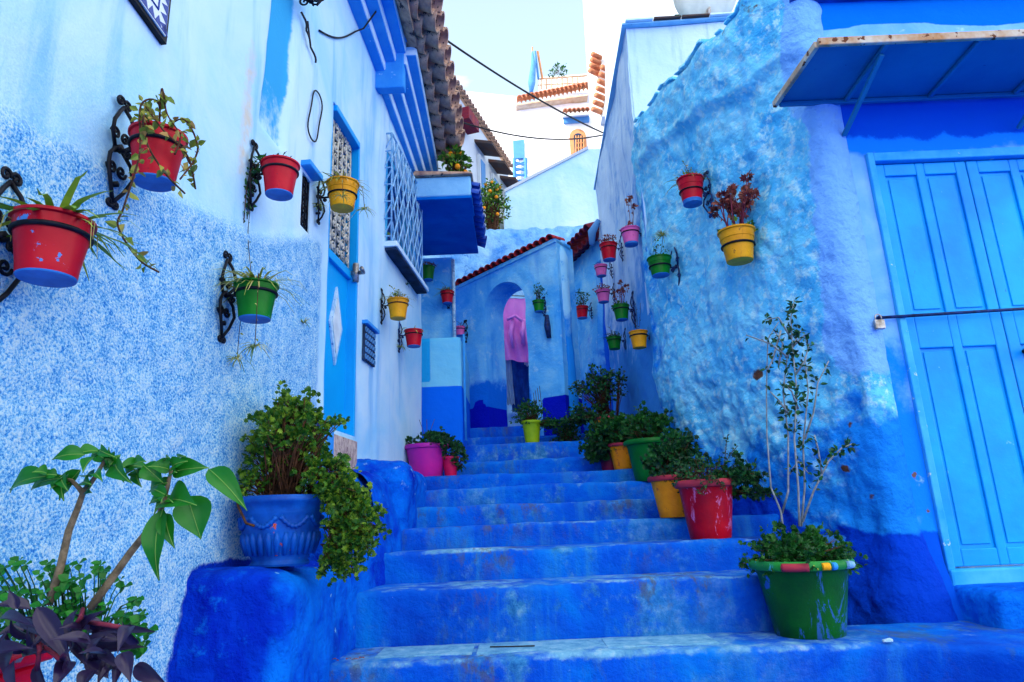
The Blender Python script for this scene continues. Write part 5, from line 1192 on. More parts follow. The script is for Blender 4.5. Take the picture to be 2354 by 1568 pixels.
HP = [
 (125, 508, 108, 635, 182, 'redchip', 'L', 'iron', 'largest red hanging pot with chipped paint and fresh green blades at the far left', 'black scroll bracket holding the chipped red pot at the far left', {'kind': 'wide'}, .36),
 (365, 312, 362, 415, 132, 'red', 'L', 'iron', 'red hanging pot with a long trailing succulent on the rough left wall', 'black scroll bracket holding the red pot with trailing succulent', {'kind': 'succulent', 'trails': [
     [(0, 0, 0), (.03, -.06, .07), (.02, -.12, .02), (.04, -.13, -.14), (.02, -.14, -.30), (.01, -.14, -.36), (.02, -.06, -.42), (.03, .02, -.43)],
     [(0, 0, 0), (.05, -.08, .10), (.06, -.06, .03), (.10, -.05, -.04), (.11, -.08, -.12)], [(0, 0, 0), (.07, 0, .05), (.11, .02, -.02), (.12, .0, -.09), (.10, -.03, -.17)],
     [(0, 0, 0), (.02, -.1, .03), (.08, -.10, -.05), (.11, -.02, -.09), (.10, .05, -.16)], [(0, 0, 0), (.0, .08, .04), (.03, .12, -.03)], [(0, -.02, 0), (.04, -.13, -.02), (.05, -.12, -.10), (.08, -.07, -.17), (.1, 0, -.2)]]}, .36),
 (645, 378, 645, 445, 92, 'red', 'L', 'iron', 'bright red hanging pot with blue bottom and ivy down its bracket', 'black scroll bracket overgrown with ivy beside the bright red pot', {'kind': 'ivy'}, .32),
 (788, 422, 785, 476, 80, 'yellow', 'L', 'iron', 'yellow hanging pot with spider plant in front of the left door grille', 'black scroll bracket holding the yellow pot before the door grille', {'kind': 'spider', 'n': 70, 'hang': 3, 'L': .12, 'bluebase': False}, -.30),
 (590, 655, 588, 732, 106, 'green', 'L', 'iron', 'green hanging pot with a straw coloured spider plant on the rough left wall', 'black scroll bracket holding the green pot on the rough left wall', {'kind': 'spider', 'n': 100, 'hang': 2, 'L': .26, 's': 1.25}, .36),
 (915, 690, 914, 731, 54, 'yellow', 'L', 'iron', 'small yellow hanging pot with grassy tuft right of the left door', 'dark bracket holding the small yellow pot right of the left door', {'kind': 'stubby', 'bluebase': False}, .26),
 (951, 760, 950, 796, 47, 'red', 'L', 'darkblueiron', 'small red hanging pot with a trailing sprig at the end of the left wall', 'dark blue bracket holding the small red pot at the end of the left wall', {'kind': 'spider', 'n': 30, 's': .7, 'hang': 1, 'L': .12}, .26),
 (984, 614, 982, 645, 34, 'green', 'B', 'darkblueiron', 'small green hanging pot with dry reddish tuft under the cobalt canopy', None, {'kind': 'dried'}, .2),
 (1028, 671, 1027, 697, 35, 'red', 'B', 'darkblueiron', 'small dark red hanging pot between the canopy and the arch', 'thin dark bracket beside the small dark red pot near the arch', {'kind': 'stubby'}, .22),
 (1057, 752, 1056, 771, 27, 'pink', 'A', 'iron', 'tiny pink hanging pot left of the archway', 'thin black bracket of the tiny pink pot left of the archway', {'kind': 'tallthin', 'h': .12}, .25),
 (1238, 692, 1238, 716, 31, 'green', 'A', 'darkblueiron', 'small green hanging pot with bushy leaves right of the archway', 'blue curled bracket of the small green pot right of the archway', {'kind': 'leafy', 'h': .09, 'n': 50}, .2),
 (1337, 706, 1336, 731, 34, 'red', 'F', 'darkblueiron', 'small dark red hanging pot with dark leaves under the dark red eave', 'dark bracket of the small red pot under the dark red eave', {'kind': 'leafy', 'mat': 'leafdark', 'h': .11, 'w': 1.4, 'n': 70}, .2),
 (1586, 413, 1590, 467, 66, 'red', 'R', 'darkblueiron', 'red hanging pot with blue base high on the lumpy right wall', 'pale blue bracket of the high red pot on the lumpy right wall', {'kind': 'stubby', 'bb': .14}, -.34),
 (1692, 532, 1695, 598, 90, 'yellow', 'R', 'darkblueiron', 'large yellow hanging pot with rusty red leaves on the lumpy right wall', 'pale blue bracket of the large yellow pot on the right wall', {'kind': 'redleaf', 'h': .36, 'n': 20, 'bluebase': False}, -.42),
 (1448, 527, 1448, 562, 48, 'pink', 'R', 'darkblueiron', 'pink hanging pot with a single tall dark-leaved stem, highest of the pink pots', 'dark blue bracket of the highest pink pot', {'kind': 'redleaf', 'h': .33, 'n': 3, 'under': 0, 'bb': .12}, .3),
 (1398, 562, 1400, 597, 44, 'red', 'R', 'darkblueiron', 'red hanging pot with dried rosettes beside the highest pink pot', 'dark bracket of the red pot with dried rosettes', {'kind': 'dried'}, .26),
 (1515, 594, 1517, 632, 60, 'green', 'R', 'darkblueiron', 'green hanging pot with a yellow seed head on the lumpy right wall', 'pale blue bracket of the green pot with seed head', {'kind': 'flowerhead'}, -.40),
 (1381, 611, 1382, 634, 33, 'pink', 'R', 'darkblueiron', 'small pink hanging pot directly below the red pot with dried rosettes', 'dark bracket of the small bare pink pot', {'kind': 'tallthin', 'h': .05}, .22),
 (1386, 668, 1388, 694, 36, 'pink', 'R', 'darkblueiron', 'small pink hanging pot with dry leaves, lowest of the pink pots on the right', 'dark bracket of the lowest pink pot on the right', {'kind': 'dried'}, .22),
 (1427, 703, 1428, 735, 42, 'green', 'R', 'darkblueiron', 'green hanging pot with dark red leaf clusters above it', 'long dark bracket of the green pot with dark red leaves', {'kind': 'redleaf', 'h': .24, 'n': 6, 'under': 1}, .34),
 (1467, 763, 1470, 799, 47, 'yellow', 'R', 'darkblueiron', 'small yellow hanging pot with tall thin shoots, lowest yellow pot on the right', 'dark bracket of the small yellow pot on the right', {'kind': 'tallthin', 'h': .28, 'bluebase': False}, .36),
 (1411, 776, 1412, 802, 38, 'green', 'R', 'darkblueiron', 'lowest green hanging pot, left of the small yellow pot on the right', 'dark bracket of the lowest green pot', {'kind': 'stubby', 'mat': 'leafdark', 'bluebase': False}, .24)]
for s_ in HP: hang_pot(s_)
# blue conical wall holder right of the arch
r0 = PXL  # (unused alias kept simple)
t = (AL.dot(AN) + .05) / ray(1258, 745).dot(AN); p = ray(1258, 745) * t
m = MB(); m.tube([p + Vector((0, 0, .09)), p + Vector((0, 0, -.02)), p - Vector((-.01, 0, .14))], [.020, .032, .022], 10)
prop(m.build('wall_holder', M['darkblueiron'], smooth=True), 'small dark blue wall holder beside the archway below the green pot', 'holder')
# dry tuft growing from the rough wall
def tuft(u, v, n, L, label, mat='spider'):
    P = PXL(u, v, -1.33, .09) + NL * .02; mb = MB(); blades(mb, P, n, L, .004, .6, 1.2, .01); prop(mb.build('wall_tuft', M[mat]), label, 'plant')
tuft(690, 742, 34, .05, 'small pale dry tuft growing from the rough wall right of the green pot')
tuft(900, 478, 30, .07, 'yellowish dry flower head on the lattice window, upper one'); tuft(888, 540, 24, .05, 'yellowish dry flower head on the lattice window, lower one')
tuft(930, 655, 30, .06, 'green tuft hanging under the lattice window', 'leafdark')

# ---- floor pots
def floor_pot(name, u, vrim, wpx, ubase, vbase, Y, prof, mats, label, n=36, cat='flower pot', fn=None, mis=None, zbase=None, R_=None, group='coloured pots standing on the stairs'):
    P = PY(ubase, vbase, Y); zb_ = P.z if zbase is None else zbase
    top = PY(u, vrim, Y + .0); H_ = top.z - zb_; depth = Y / ray(u, vrim).y
    R_ = R_ or wpx * depth / F / 2
    root = empty(name, ((top.x + P.x) / 2, Y, zb_), label, cat, group)
    pr = [(r * R_, z * H_) for r, z in prof]; m = MB(); m.lathe(pr, n, mis=mis, fn=fn); m.build('pot', mats, root, smooth=40)
    m = MB(); m.disc((0, 0, H_ * .88), R_ * .86); m.build('soil', M['soil'], root)
    return root, R_, H_
PR = [(0, 0), (.62, 0), (.655, .03), (.70, .2), (.80, .6), (.86, .84), (.88, .87), (.97, .88), (1.0, .91), (1.0, .96), (.96, 1.0), (.88, .99), (.86, .9)]
MI = [0] * 6 + [1] * 6
root, R_, H_ = floor_pot('flower_pot', 1840, 1284, 228, 1862, 1462, 3.16, PR, [FP['biggreen'], FP['rimgreen']], 'large scraped green pot with multicoloured rim on the bottom step holding a tall sapling', mis=MI, zbase=-.52)
mb, sm_ = MB(), MB(); bush(mb, sm_, (0, 0, H_ * 1.0), R_ * .98, .13, 420, .026, shape=1, per=4, base=(0, 0, H_ * .85), minr=.2); bush(mb, None, (0, 0, H_ * .98), R_ * .9, .09, 260, .026, shape=1, per=3, base=(0, 0, H_ * .9), minr=.1, gap=False); finish_plant(root, mb, 'leaf', sm_, 'brownstem', True)
m = MB(); a0 = 4.0; m.tube([(R_ * cos(a), R_ * sin(a), H_ * .925) for a in lin(a0, a0 + .48, 8)], .017, 8); m.build('rim_patch', FP['rimred'], root, smooth=True)
for aa, ab, mm in ((4.72, 4.86, POTC['yellow']), (4.92, 5.0, M['bandblue']), (5.3, 5.5, M['greyiron'])):
    m = MB(); m.tube([(R_ * .995 * cos(a), R_ * .995 * sin(a), H_ * .93) for a in lin(aa, ab, 6)], .0155, 8); m.build('rim_patch', mm, root, smooth=True)
# sapling
G = root.location; mb, sm_ = MB(), MB()
def path(pts, Y0): return [PY(u, v, Y0 + dy) - G for u, v, dy in pts]
BR = [([(1800, 1215, .03), (1795, 1175, .03), (1772, 1120, .05), (1763, 1000, .08), (1762, 900, .1), (1765, 780, .12), (1790, 740, .12)], 0),
      ([(1798, 1180, .03), (1812, 1130, .0), (1812, 1000, .0), (1800, 900, .02), (1810, 820, .04), (1840, 760, .04)], 2),
      ([(1838, 1210, -.02), (1835, 1120, -.03), (1826, 1010, -.02), (1832, 900, 0), (1822, 800, .03), (1818, 730, .05), (1826, 690, .05)], 3),
      ([(1842, 1210, .04), (1850, 1120, .06), (1846, 1020, .05), (1858, 900, .05), (1850, 820, .08)], 2),
      ([(1845, 1200, .0), (1870, 1130, .0), (1905, 1060, .0), (1935, 1030, .02), (1960, 1020, .02)], 3), ([(1890, 1090, .0), (1880, 1030, 0), (1872, 1000, 0)], 2),
      ([(1850, 1010, .05), (1870, 950, .05), (1880, 880, .05), (1905, 830, .05)], 1), ([(1810, 820, .02), (1770, 790, .0), (1715, 770, .0)], 2), ([(1820, 800, .04), (1850, 770, .04), (1857, 800, .04)], 3), ([(1820, 780, .04), (1790, 730, .04), (1758, 735, .04)], 3), ([(1795, 760, .04), (1775, 830, .04), (1765, 850, 0)], 2),
      ([(1812, 950, .0), (1790, 920, 0), (1770, 900, 0)], 2), ([(1790, 840, .03), (1800, 790, .03), (1780, 760, .03)], 3), ([(1830, 860, .03), (1850, 830, .03), (1860, 790, .03)], 3), ([(1815, 1090, .03), (1835, 1060, 0), (1860, 1090, 0)], 3), ([(1835, 940, .0), (1820, 900, -.03), (1800, 880, -.03)], 3)]
for pts, dl in BR:
    q = path(pts, G.y); N_ = len(q); sm_.tube(q, [.0055 * (1 - .65 * k / N_) for k in range(N_)], 5)
    tot = sum((a - b_).length for a, b_ in zip(q, q[1:])); cnt = int(dl * tot * 34)
    for _ in range(cnt):
        k = random.randrange(max(0, N_ // 3), N_ - 1) if N_ > 3 else random.randrange(N_ - 1); pp = q[k].lerp(q[k + 1], R()); d = rdir(.2); mb.leaf(pp + d * .01, d, rdir(.7), U(.022, .036), U(.014, .02))
o = sm_.build('sapling_stem', M['twig'], root, smooth=True); o = mb.build('sapling_leaves', M['leafdark'], root, kind='stuff')
root, R_, H_ = floor_pot('flower_pot', 1622, 1104, 138, 1632, 1240, 3.80, PR, [FP['bigred'], FP['rimred']], 'scuffed crimson pot with dusty red rim, plant spilling over its right side', mis=MI, zbase=-.133)
mb, sm_ = MB(), MB(); bush(mb, sm_, (0, .02, H_ + .02), R_ * .95, .10, 200, .026, per=4, base=(0, 0, H_ * .9)); bush(mb, sm_, (R_ * 1.05, -.03, H_ * .66), .12, .20, 240, .028, per=4, base=(R_ * .5, 0, H_ * .95), shape=1)
bush(mb, sm_, (R_ * 1.45, 0, H_ * .35), .13, .10, 110, .028, per=4, base=(R_ * .8, 0, H_ * .7), shape=1); trail(mb, sm_, [(R_ * .5, 0, H_), (R_ * .9, 0, H_ + .12), (R_ * 1.25, 0, H_ + .18)], .02, .008); trail(mb, sm_, [(.1, -.02, H_), (.13, -.02, H_ + .16), (.15, -.02, H_ + .24)], .02, .008)
for q in range(5): trail(mb, sm_, [(U(-.1, .0), -R_ * .7, H_), (U(-.1, .04), -R_ * 1.05, H_ + .01), (U(-.1, .06), -R_ * 1.1, H_ - U(.04, .09))], .02, .01)
finish_plant(root, mb, 'leafdark', sm_, 'brownstem', True)
root, R_, H_ = floor_pot('flower_pot', 1548, 1094, 118, 1556, 1190, 4.15, PR, [FP['orange'], FP['rimred']], 'orange pot with red rim half hidden behind the crimson pot', mis=MI, zbase=-.011)
mb, sm_ = MB(), MB(); bush(mb, sm_, (.03, .02, H_ + .10), R_ * 1.1, .13, 330, .034, per=4, base=(0, 0, H_ * .9), shape=1, minr=.15); bush(mb, sm_, (-.05, -R_ * .7, H_ - .01), .08, .05, 50, .022, per=4)
finish_plant(root, mb, 'leafdark', sm_, 'brownstem', True)
root, R_, H_ = floor_pot('flower_pot', 1490, 1012, 122, 1505, 1103, 4.86, PR, [FP['green'], FP['green']], 'large plain green pot full of parsley-like leaves in the middle of the right row', mis=MI, zbase=.237)
mb, sm_ = MB(), MB(); bush(mb, sm_, (0, 0, H_ + .07), R_ * .98, .13, 420, .030, per=4, base=(0, 0, H_ * .9), shape=1, minr=.15); trail(mb, sm_, [(-.02, 0, H_), (-.03, 0, H_ + .15), (-.02, 0, H_ + .24)], .025, .01)
finish_plant(root, mb, 'leaf', sm_, 'brownstem', True)
root, R_, H_ = floor_pot('flower_pot', 1432, 1020, 72, 1436, 1079, 5.22, PR, [FP['orange'], FP['rimred']], 'orange pot with dark red rim left of the large plain green pot', mis=MI, zbase=.348)
mb, sm_ = MB(), MB(); bush(mb, sm_, (-.03, 0, H_ + .08), R_ * 1.6, .13, 380, .030, per=4, base=(0, 0, H_ * .9), shape=1, minr=.15); finish_plant(root, mb, 'leaf', sm_, 'brownstem', True)
root, R_, H_ = floor_pot('flower_pot', 1398, 1026, 56, 1404, 1080, 5.36, PR, [FP['maroon'], FP['maroon']], 'maroon pot buried in dark foliage at the left end of the right row', mis=MI, zbase=.349)
mb, sm_ = MB(), MB(); bush(mb, sm_, (-.05, -.02, H_ * .9), .16, .17, 420, .030, per=4, base=(0, 0, H_ * .9), shape=1, minr=.15); bush(mb, sm_, (-.08, -.04, H_ * .35), .09, .12, 160, .028, per=4, base=(0, 0, H_ * .5), shape=1); finish_plant(root, mb, 'leafdark', sm_, 'brownstem', True)
root, R_, H_ = floor_pot('flower_pot', 1394, 960, 66, 1394, 1015, 6.1, PR, [FP['orange'], FP['rimred']], 'orange pot carrying the tall dark shrub beside the blue doorway', mis=MI, zbase=.66)
mb, sm_ = MB(), MB(); bush(mb, sm_, (-.03, 0, H_ + .26), .17, .17, 420, .034, per=4, base=(0, 0, H_ + .02), minr=.1); bush(mb, sm_, (-.24, 0, H_ + .27), .06, .06, 50, .03, per=4, base=(0, 0, H_)); bush(mb, sm_, (-.20, -.02, H_ - .06), .20, .16, 420, .032, per=4, base=(-.05, 0, H_ * .9), minr=.1); bush(mb, sm_, (.16, 0, H_ + .30), .04, .13, 60, .03, per=4, base=(.1, 0, H_))
finish_plant(root, mb, 'leafdark', sm_, 'brownstem', True)
root, R_, H_ = floor_pot('flower_pot', 1222, 968, 48, 1223, 1018, 6.1, PR, [FP['lime'], FP['lime']], 'lime green pot with bushy plant in front of the archway', mis=MI, zbase=.66)
mb, sm_ = MB(), MB(); bush(mb, sm_, (-.01, 0, H_ + .05), .15, .12, 330, .026, per=4, base=(0, 0, H_ * .9), minr=.1); bush(mb, sm_, (.17, .02, H_ * .45), .12, .13, 300, .026, per=4, base=(.05, 0, H_ * .8), minr=.1)
for q in range(4): sm_.tube([(0.02, 0, H_), (.04 + .02 * q, 0, H_ + .14), (.03 + .02 * q, .01, H_ + .26 + .02 * q)], .0025, 4)
finish_plant(root, mb, 'leaf', sm_, 'brownstem', True)
mb, sm_ = MB(), MB(); p = PY(1300, 1010, 6.25); pr_ = empty('trailing_plant', (p.x, p.y, .66), 'low dark green plant spreading between the lime pot and the orange pot', 'plant'); bush(mb, sm_, (0, 0, .10), .15, .11, 300, .028, per=4, base=(0, 0, 0), minr=.1); finish_plant(pr_, mb, 'leafdark', sm_, 'brownstem', True)
# magenta planter and small red pot at the left
PRB = [(0, 0), (.60, 0), (.66, .05), (.80, .45), (.90, .86), (.98, .88), (1, .94), (.97, 1), (.90, .97), (.88, .85)]
root, R_, H_ = floor_pot('flower_pot', 972, 1024, 104, 992, 1090, 5.26, PRB, [FP['magenta'], FP['magenta']], 'wide magenta planter with a bluish rim on the left of the stairs', zbase=.348)
mb, sm_ = MB(), MB(); bush(mb, sm_, (.07, 0, H_ + .02), R_ * .75, .08, 200, .026, per=4, base=(0, 0, H_ * .9), shape=1); bush(mb, sm_, (.10, -R_ * .8, H_ * .7), .05, .08, 70, .026, per=4, base=(.1, -.1, H_), shape=1); bush(mb, sm_, (-.13, 0, H_ + .01), .05, .04, 40, .024, per=4, shape=1)
for q in range(3): sm_.tube([(0, 0, H_), (-.03 + .03 * q, 0, H_ + .12), (-.06 + .06 * q, 0, H_ + .2)], .0018, 4)
finish_plant(root, mb, 'leafdark', sm_, 'brownstem', True)
root, R_, H_ = floor_pot('flower_pot', 1037, 1050, 40, 1035, 1090, 5.22, PRB, [FP['crimson'], FP['crimson']], 'small pinkish red pot right of the magenta planter', zbase=.348)
mb, sm_ = MB(), MB(); bush(mb, sm_, (0, 0, H_ + .04), .10, .08, 130, .026, per=4, base=(0, 0, H_ * .9), shape=1); bush(mb, sm_, (.07, -.03, H_ * .8), .05, .08, 60, .026, per=4, shape=1); finish_plant(root, mb, 'leafdark', sm_, 'brownstem', True)
# the blue urn
Yu = 2.66
P = PY(640, 1300, Yu); zb_ = P.z; topz_ = PY(642, 1142, Yu).z; H_ = topz_ - zb_; R_ = 205 * (Yu / ray(642, 1142).y) / F / 2 / 1.02
urn = empty('blue_urn', (P.x + .005, Yu, zb_), 'big cobalt urn with rope festoons and fluted belly on the left ledge', 'urn')
prof = [(0, 0), (.62, 0), (.64, .03), (.61, .065), (.60, .09), (.70, .22), (.80, .42), (.86, .60), (.87, .72), (.885, .735), (.89, .76), (.91, .80), (.94, .87), (1.0, .90), (1.02, .93), (1.01, .97), (.97, 1.0), (.90, .985), (.86, .9)]
m = MB(); m.lathe([(r * R_, z * H_) for r, z in prof], 96, fn=lambda r, z, a: r * (1 + (.022 * abs(sin(a * 14)) if .12 * H_ < z < .46 * H_ else 0))); m.build('pot', FP['urn'], urn, smooth=50)
m = MB(); m.disc((0, 0, H_ * .9), R_ * .88); m.build('soil', M['soil'], urn)
for q in range(8):
    a0 = 2 * pi * q / 8 + .25; m = MB(); pts = []
    for t in lin(0, 1, 22):
        a = a0 + (2 * pi / 8) * (.06 + .88 * t); z = H_ * (.695 - .14 * sin(pi * t)); rr_ = R_ * (.885 - .02 * sin(pi * t)); tw = .004
        pts.append((rr_ * cos(a), rr_ * sin(a), z))
    m.tube(pts, [.0085 * (1 + .3 * sin(k * 2.2)) for k in range(23)], 6); m.build('festoon', FP['urn'], urn, smooth=True)
for q in range(28):
    a = 2 * pi * q / 28; m = MB(); m.tube([(R_ * (.71 + .005) * cos(a), R_ * .715 * sin(a), H_ * .16), (R_ * .80 * cos(a), R_ * .80 * sin(a), H_ * .38), (R_ * .83 * cos(a), R_ * .83 * sin(a), H_ * .47)], [.008, .0125, .006], 6); m.build('flute', FP['urn'], urn, smooth=True)
mb, sm_ = MB(), MB(); bush(mb, sm_, (.02, .02, H_ + .24), .15, .15, 620, .021, per=6, base=(0, 0, H_ * .95), shape=1, minr=.35, stemr=.003)
bush(mb, sm_, (-.07, .02, H_ + .13), .10, .10, 160, .020, per=5, base=(0, 0, H_ * .95), shape=1)
bush(mb, sm_, (-.12, 0, H_ + .05), .08, .06, 120, .018, per=4, base=(-.05, 0, H_ * .95), shape=1)
bush(mb, sm_, (R_ + .0, -.01, H_ + .06), .10, .09, 200, .020, per=5, base=(R_ * .6, 0, H_), shape=1)
for (dx, dz, rr_, n_) in ((.06, .0, .08, 100), (.10, -.06, .10, 130), (.13, -.13, .11, 160), (.10, -.20, .10, 130), (.06, -.26, .06, 70)):
    bush(mb, sm_, (R_ + dx, -.05, H_ + dz), rr_, rr_ * .85, n_, .021, per=5, base=(R_ * .9 + dx * .5, -.03, H_ + dz + .08), shape=1, gap=False, minr=.15)
mb2_ = MB(); sm_.tube([(0, 0, H_ * .9), (-.01, 0, H_ + .12), (.0, .01, H_ + .28)], [.012, .009, .005], 6); sm_.tube([(.03, 0, H_ * .9), (.06, .0, H_ + .1), (.05, .01, H_ + .22)], [.009, .007, .004], 6)
for q in range(14): sm_.tube([(U(-.1, .1), U(-.06, .06), H_ * .9), (U(-.12, .12), U(-.06, .06), H_ + .12)], .003, 4)
sm_.tube([(R_ * .6, -.02, H_), (R_ + .03, -.04, H_ + .0), (R_ + .09, -.06, H_ - .2)], .005, 5)
sm_.tube([(-R_ * .9, -R_ * .42, H_ + .0), (-R_ * .72, -R_ * .72, H_ * .86), (-R_ * .45, -R_ * .92, H_ * .62), (-R_ * .25, -R_ * .98, H_ * .58)], .005, 5)
finish_plant(urn, mb, 'leaflime', sm_, 'brownstem', True)
# ---- red trough at the lower left with poinsettia-like shrub, clover and purple heart
YT = 1.40
tb = empty('red_planter', (PY(150, 1568, YT).x, YT, -.62), 'red planter cut off at the lower left corner below the purple leaves', 'planter')
zr_ = PY(100, 1535, YT - .1).z; xl, xr = PY(-60, 1540, YT).x, PY(-25, 1540, YT).x
m = MB(); m.box((xl, YT - .14, -.72), (xr, YT + .16, zr_ - .03)); o = rebase(m.build('trough', POTC['red']), tb); bevel(o, .02, 3)
m = MB(); m.box((xl - .015, YT - .155, zr_ - .029), (xr + .015, YT + .175, zr_)); o = rebase(m.build('rim', POTC['red']), tb); bevel(o, .01, 3)
m = MB(); m.box((xl + .01, YT - .12, zr_), (xr - .01, YT + .15, zr_ + .012)); rebase(m.build('soil', M['soil']), tb)
def bigleaf(name, p0, p1, W, nrm, mat, par, curl=.2, wav=.02, L_=None, lobes=False, fold=.25):
    p0 = Vector(p0); p1 = Vector(p1); d = p1 - p0; L = d.length; d.normalize(); nrm = Vector(nrm); sd = d.cross(nrm).normalized(); n_ = sd.cross(d); v = []; f = []; NN = 10
    for i in range(NN + 1):
        t = i / NN; w_ = W * (sin(pi * min(1, t * 1.02) ** .72)) * (1 - .35 * t) + .0008
        if lobes: w_ *= 1 + .28 * sin(t * 21)
        c = p0 + d * L * t + n_ * (curl * L * sin(pi * t * .9) * .5 - curl * L * t * t * .3)
        for s in (-1, -.5, 0, .5, 1):
            v.append(c + sd * s * w_ * .5 + n_ * (abs(s) * w_ * fold + wav * L * sin(t * 13 + s * 2) * abs(s) * .5))
    for i in range(NN):
        for k in range(4): a = i * 5 + k; f.append((a, a + 1, a + 6, a + 5))
    m = MB(); m.add(v, f); o = m.build(name, M[mat], smooth=True); rebase(o, par)
    if mat == 'leafbig':
        m = MB(); m.tube([Vector(v[i * 5 + 2]) - Vector((0, .0009, 0)) for i in range(NN + 1)], .0011, 4); sub(m.build('midrib', M['leafrib'], smooth=True), o)
    return o
shr = empty('potted_shrub', PY(120, 1440, YT), 'leggy shrub with large drooping green leaves rising from the lower left', 'plant')
m = MB()
def pth(pts, Y0=YT): return [PY(u, v, Y0) for u, v in pts]
m.tube(pth([(112, 1390), (140, 1300), (158, 1220), (178, 1170), (192, 1130), (205, 1110)]), [.0075, .0075, .007, .0062, .0055, .004], 8)
m.tube(pth([(192, 1135), (180, 1120), (165, 1105), (140, 1100)]), [.006, .005, .004, .003], 6)
m.tube(pth([(198, 1125), (220, 1095), (240, 1060), (252, 1045)]), [.006, .005, .004, .003], 6)
m.tube(pth([(208, 1398), (250, 1340), (300, 1270), (340, 1220), (368, 1180), (385, 1120), (395, 1075)]), [.0085, .008, .0075, .007, .006, .0045, .003], 8)
rebase(m.build('branch', M['bark'], smooth=True), shr)
LV = [((195, 1045), (120, 1055), 34), ((220, 1050), (190, 1085), 30), ((262, 1060), (250, 1030), 22), ((105, 1095), (20, 1130), 48), ((140, 1100), (70, 1125), 40), ((150, 1095), (145, 1150), 34), ((185, 1080), (135, 1150), 36), ((250, 1060), (210, 1040), 26), ((265, 1065), (300, 1110), 40), ((275, 1075), (350, 1085), 34), ((330, 1070), (375, 1110), 40),
      ((390, 1080), (340, 1072), 34), ((395, 1075), (430, 1060), 30), ((398, 1085), (480, 1075), 44), ((480, 1078), (568, 1172), 46), ((400, 1090), (430, 1075), 24), ((385, 1110), (345, 1130), 30), ((385, 1150), (450, 1160), 66), ((430, 1140), (462, 1240), 70), ((375, 1170), (362, 1335), 46), ((380, 1180), (400, 1260), 34), ((385, 1140), (350, 1125), 24), ((215, 1090), (235, 1105), 22), ((400, 1070), (385, 1050), 18), ((410, 1062), (425, 1048), 16), ((230, 1035), (262, 1050), 24), ((180, 1042), (235, 1038), 30), ((300, 1075), (335, 1060), 34), ((165, 1110), (140, 1120), 24), ((75, 1110), (60, 1080), 24), ((110, 1090), (75, 1085), 28)] + [((cx_ + U(-14, 14), cy_ + U(-10, 14)), (cx_ + U(-42, 42), cy_ + U(-16, 46)), U(18, 30)) for cx_, cy_ in ((255, 1058), (145, 1100), (392, 1085), (385, 1140), (200, 1105), (300, 1085)) for _q in range(4)]
for a, b_, wq in LV:
    p0, p1 = PY(a[0], a[1], YT + U(-.03, .03)), PY(b_[0], b_[1], YT + U(-.06, .04)); W = wq * YT / F * 1.3
    bigleaf('leaf', p0, p1, W, Vector((U(-.5, .5), -.9, U(.1, .6))), 'leafbig', shr, U(.1, .35), .03)
# clover-like undergrowth
und = empty('undergrowth_plant', PY(150, 1440, YT), 'airy clover-like green plant between the purple leaves and the shrub', 'plant')
mb, sm_ = MB(), MB()
for _ in range(170):
    u_ = U(-10, 345); lf_ = U(.7, 1.6); vv = U(1290, 1440) if u_ < 250 else U(1330, 1500); 
    if random.random() < .25: vv = U(1400, 1490)
    p = PY(u_, vv, YT + U(-.05, .10)); b0 = PY(min(u_, 230) * .7 + 60, 1480, YT + .04); sm_.tube([b0, b0.lerp(p, .6) + Vector((0, 0, .02)), p], [.0016, .0013, .001], 3)
    for j in range(3):
        a = 2 * pi * j / 3 + U(0, 1); d = Vector((cos(a), -.35, sin(a) * .8)); L = U(.010, .016) * lf_; mb.leaf(p, d, Vector((U(-.3, .3), -.6, .8)), L, L * .95, fold=.1)
finish_plant(und, mb, 'leafbig', sm_, 'leafdark')
ph = empty('purple_heart_plant', PY(150, 1490, YT - .1), 'purple heart plant with long dark violet leaves over the red planter', 'plant')
PV = [((180, 1400), (165, 1500), 40), ((85, 1395), (165, 1530), 62), ((70, 1400), (-20, 1395), 44), ((0, 1420), (80, 1440), 36), ((-20, 1500), (75, 1490), 44), ((40, 1400), (20, 1355), 30), ((165, 1440), (190, 1500), 34), ((200, 1440), (300, 1470), 40), ((190, 1500), (335, 1487), 52), ((200, 1450), (300, 1455), 30), ((300, 1440), (270, 1500), 42),
      ((200, 1520), (250, 1560), 46), ((280, 1500), (300, 1570), 50), ((160, 1520), (120, 1590), 54), ((100, 1440), (130, 1500), 30), ((80, 1440), (90, 1520), 26), ((310, 1530), (390, 1580), 48), ((240, 1460), (170, 1410), 34), ((20, 1450), (-20, 1560), 34), ((60, 1500), (10, 1450), 34), ((220, 1540), (180, 1600), 56), ((260, 1480), (210, 1460), 34), ((110, 1500), (60, 1440), 40), ((320, 1480), (280, 1430), 30), ((40, 1430), (110, 1470), 36), ((150, 1470), (110, 1420), 38)] + [((U(20, 300), U(1440, 1540)), None, U(24, 44)) for _q in range(30)]
for a, b_, wq in PV:
    if b_ is None:
        t_ = U(0, 2 * pi); b_ = (a[0] + U(60, 105) * cos(t_), a[1] + U(40, 80) * sin(t_) + 10)
    Yp = YT - .12 + U(-.08, .06); p0, p1 = PY(a[0], a[1], Yp), PY(b_[0], b_[1], Yp - U(0, .07)); bigleaf('leaf', p0, p1, wq * Yp / F * .78, Vector((U(-.5, .5), -.7, U(.3, .9))), 'leafpurple', ph, U(.05, .3), .01, fold=.35)
m = MB()
for a, b_ in (((85, 1450), (85, 1540)), ((170, 1440), (190, 1400)), ((200, 1430), (290, 1445)), ((90, 1480), (150, 1530))): m.tube([PY(a[0], a[1], YT - .14), PY((a[0] + b_[0]) / 2 + 6, (a[1] + b_[1]) / 2, YT - .17), PY(b_[0], b_[1], YT - .15)], .004, 6)
rebase(m.build('stem', M['redstem'], smooth=True), ph)
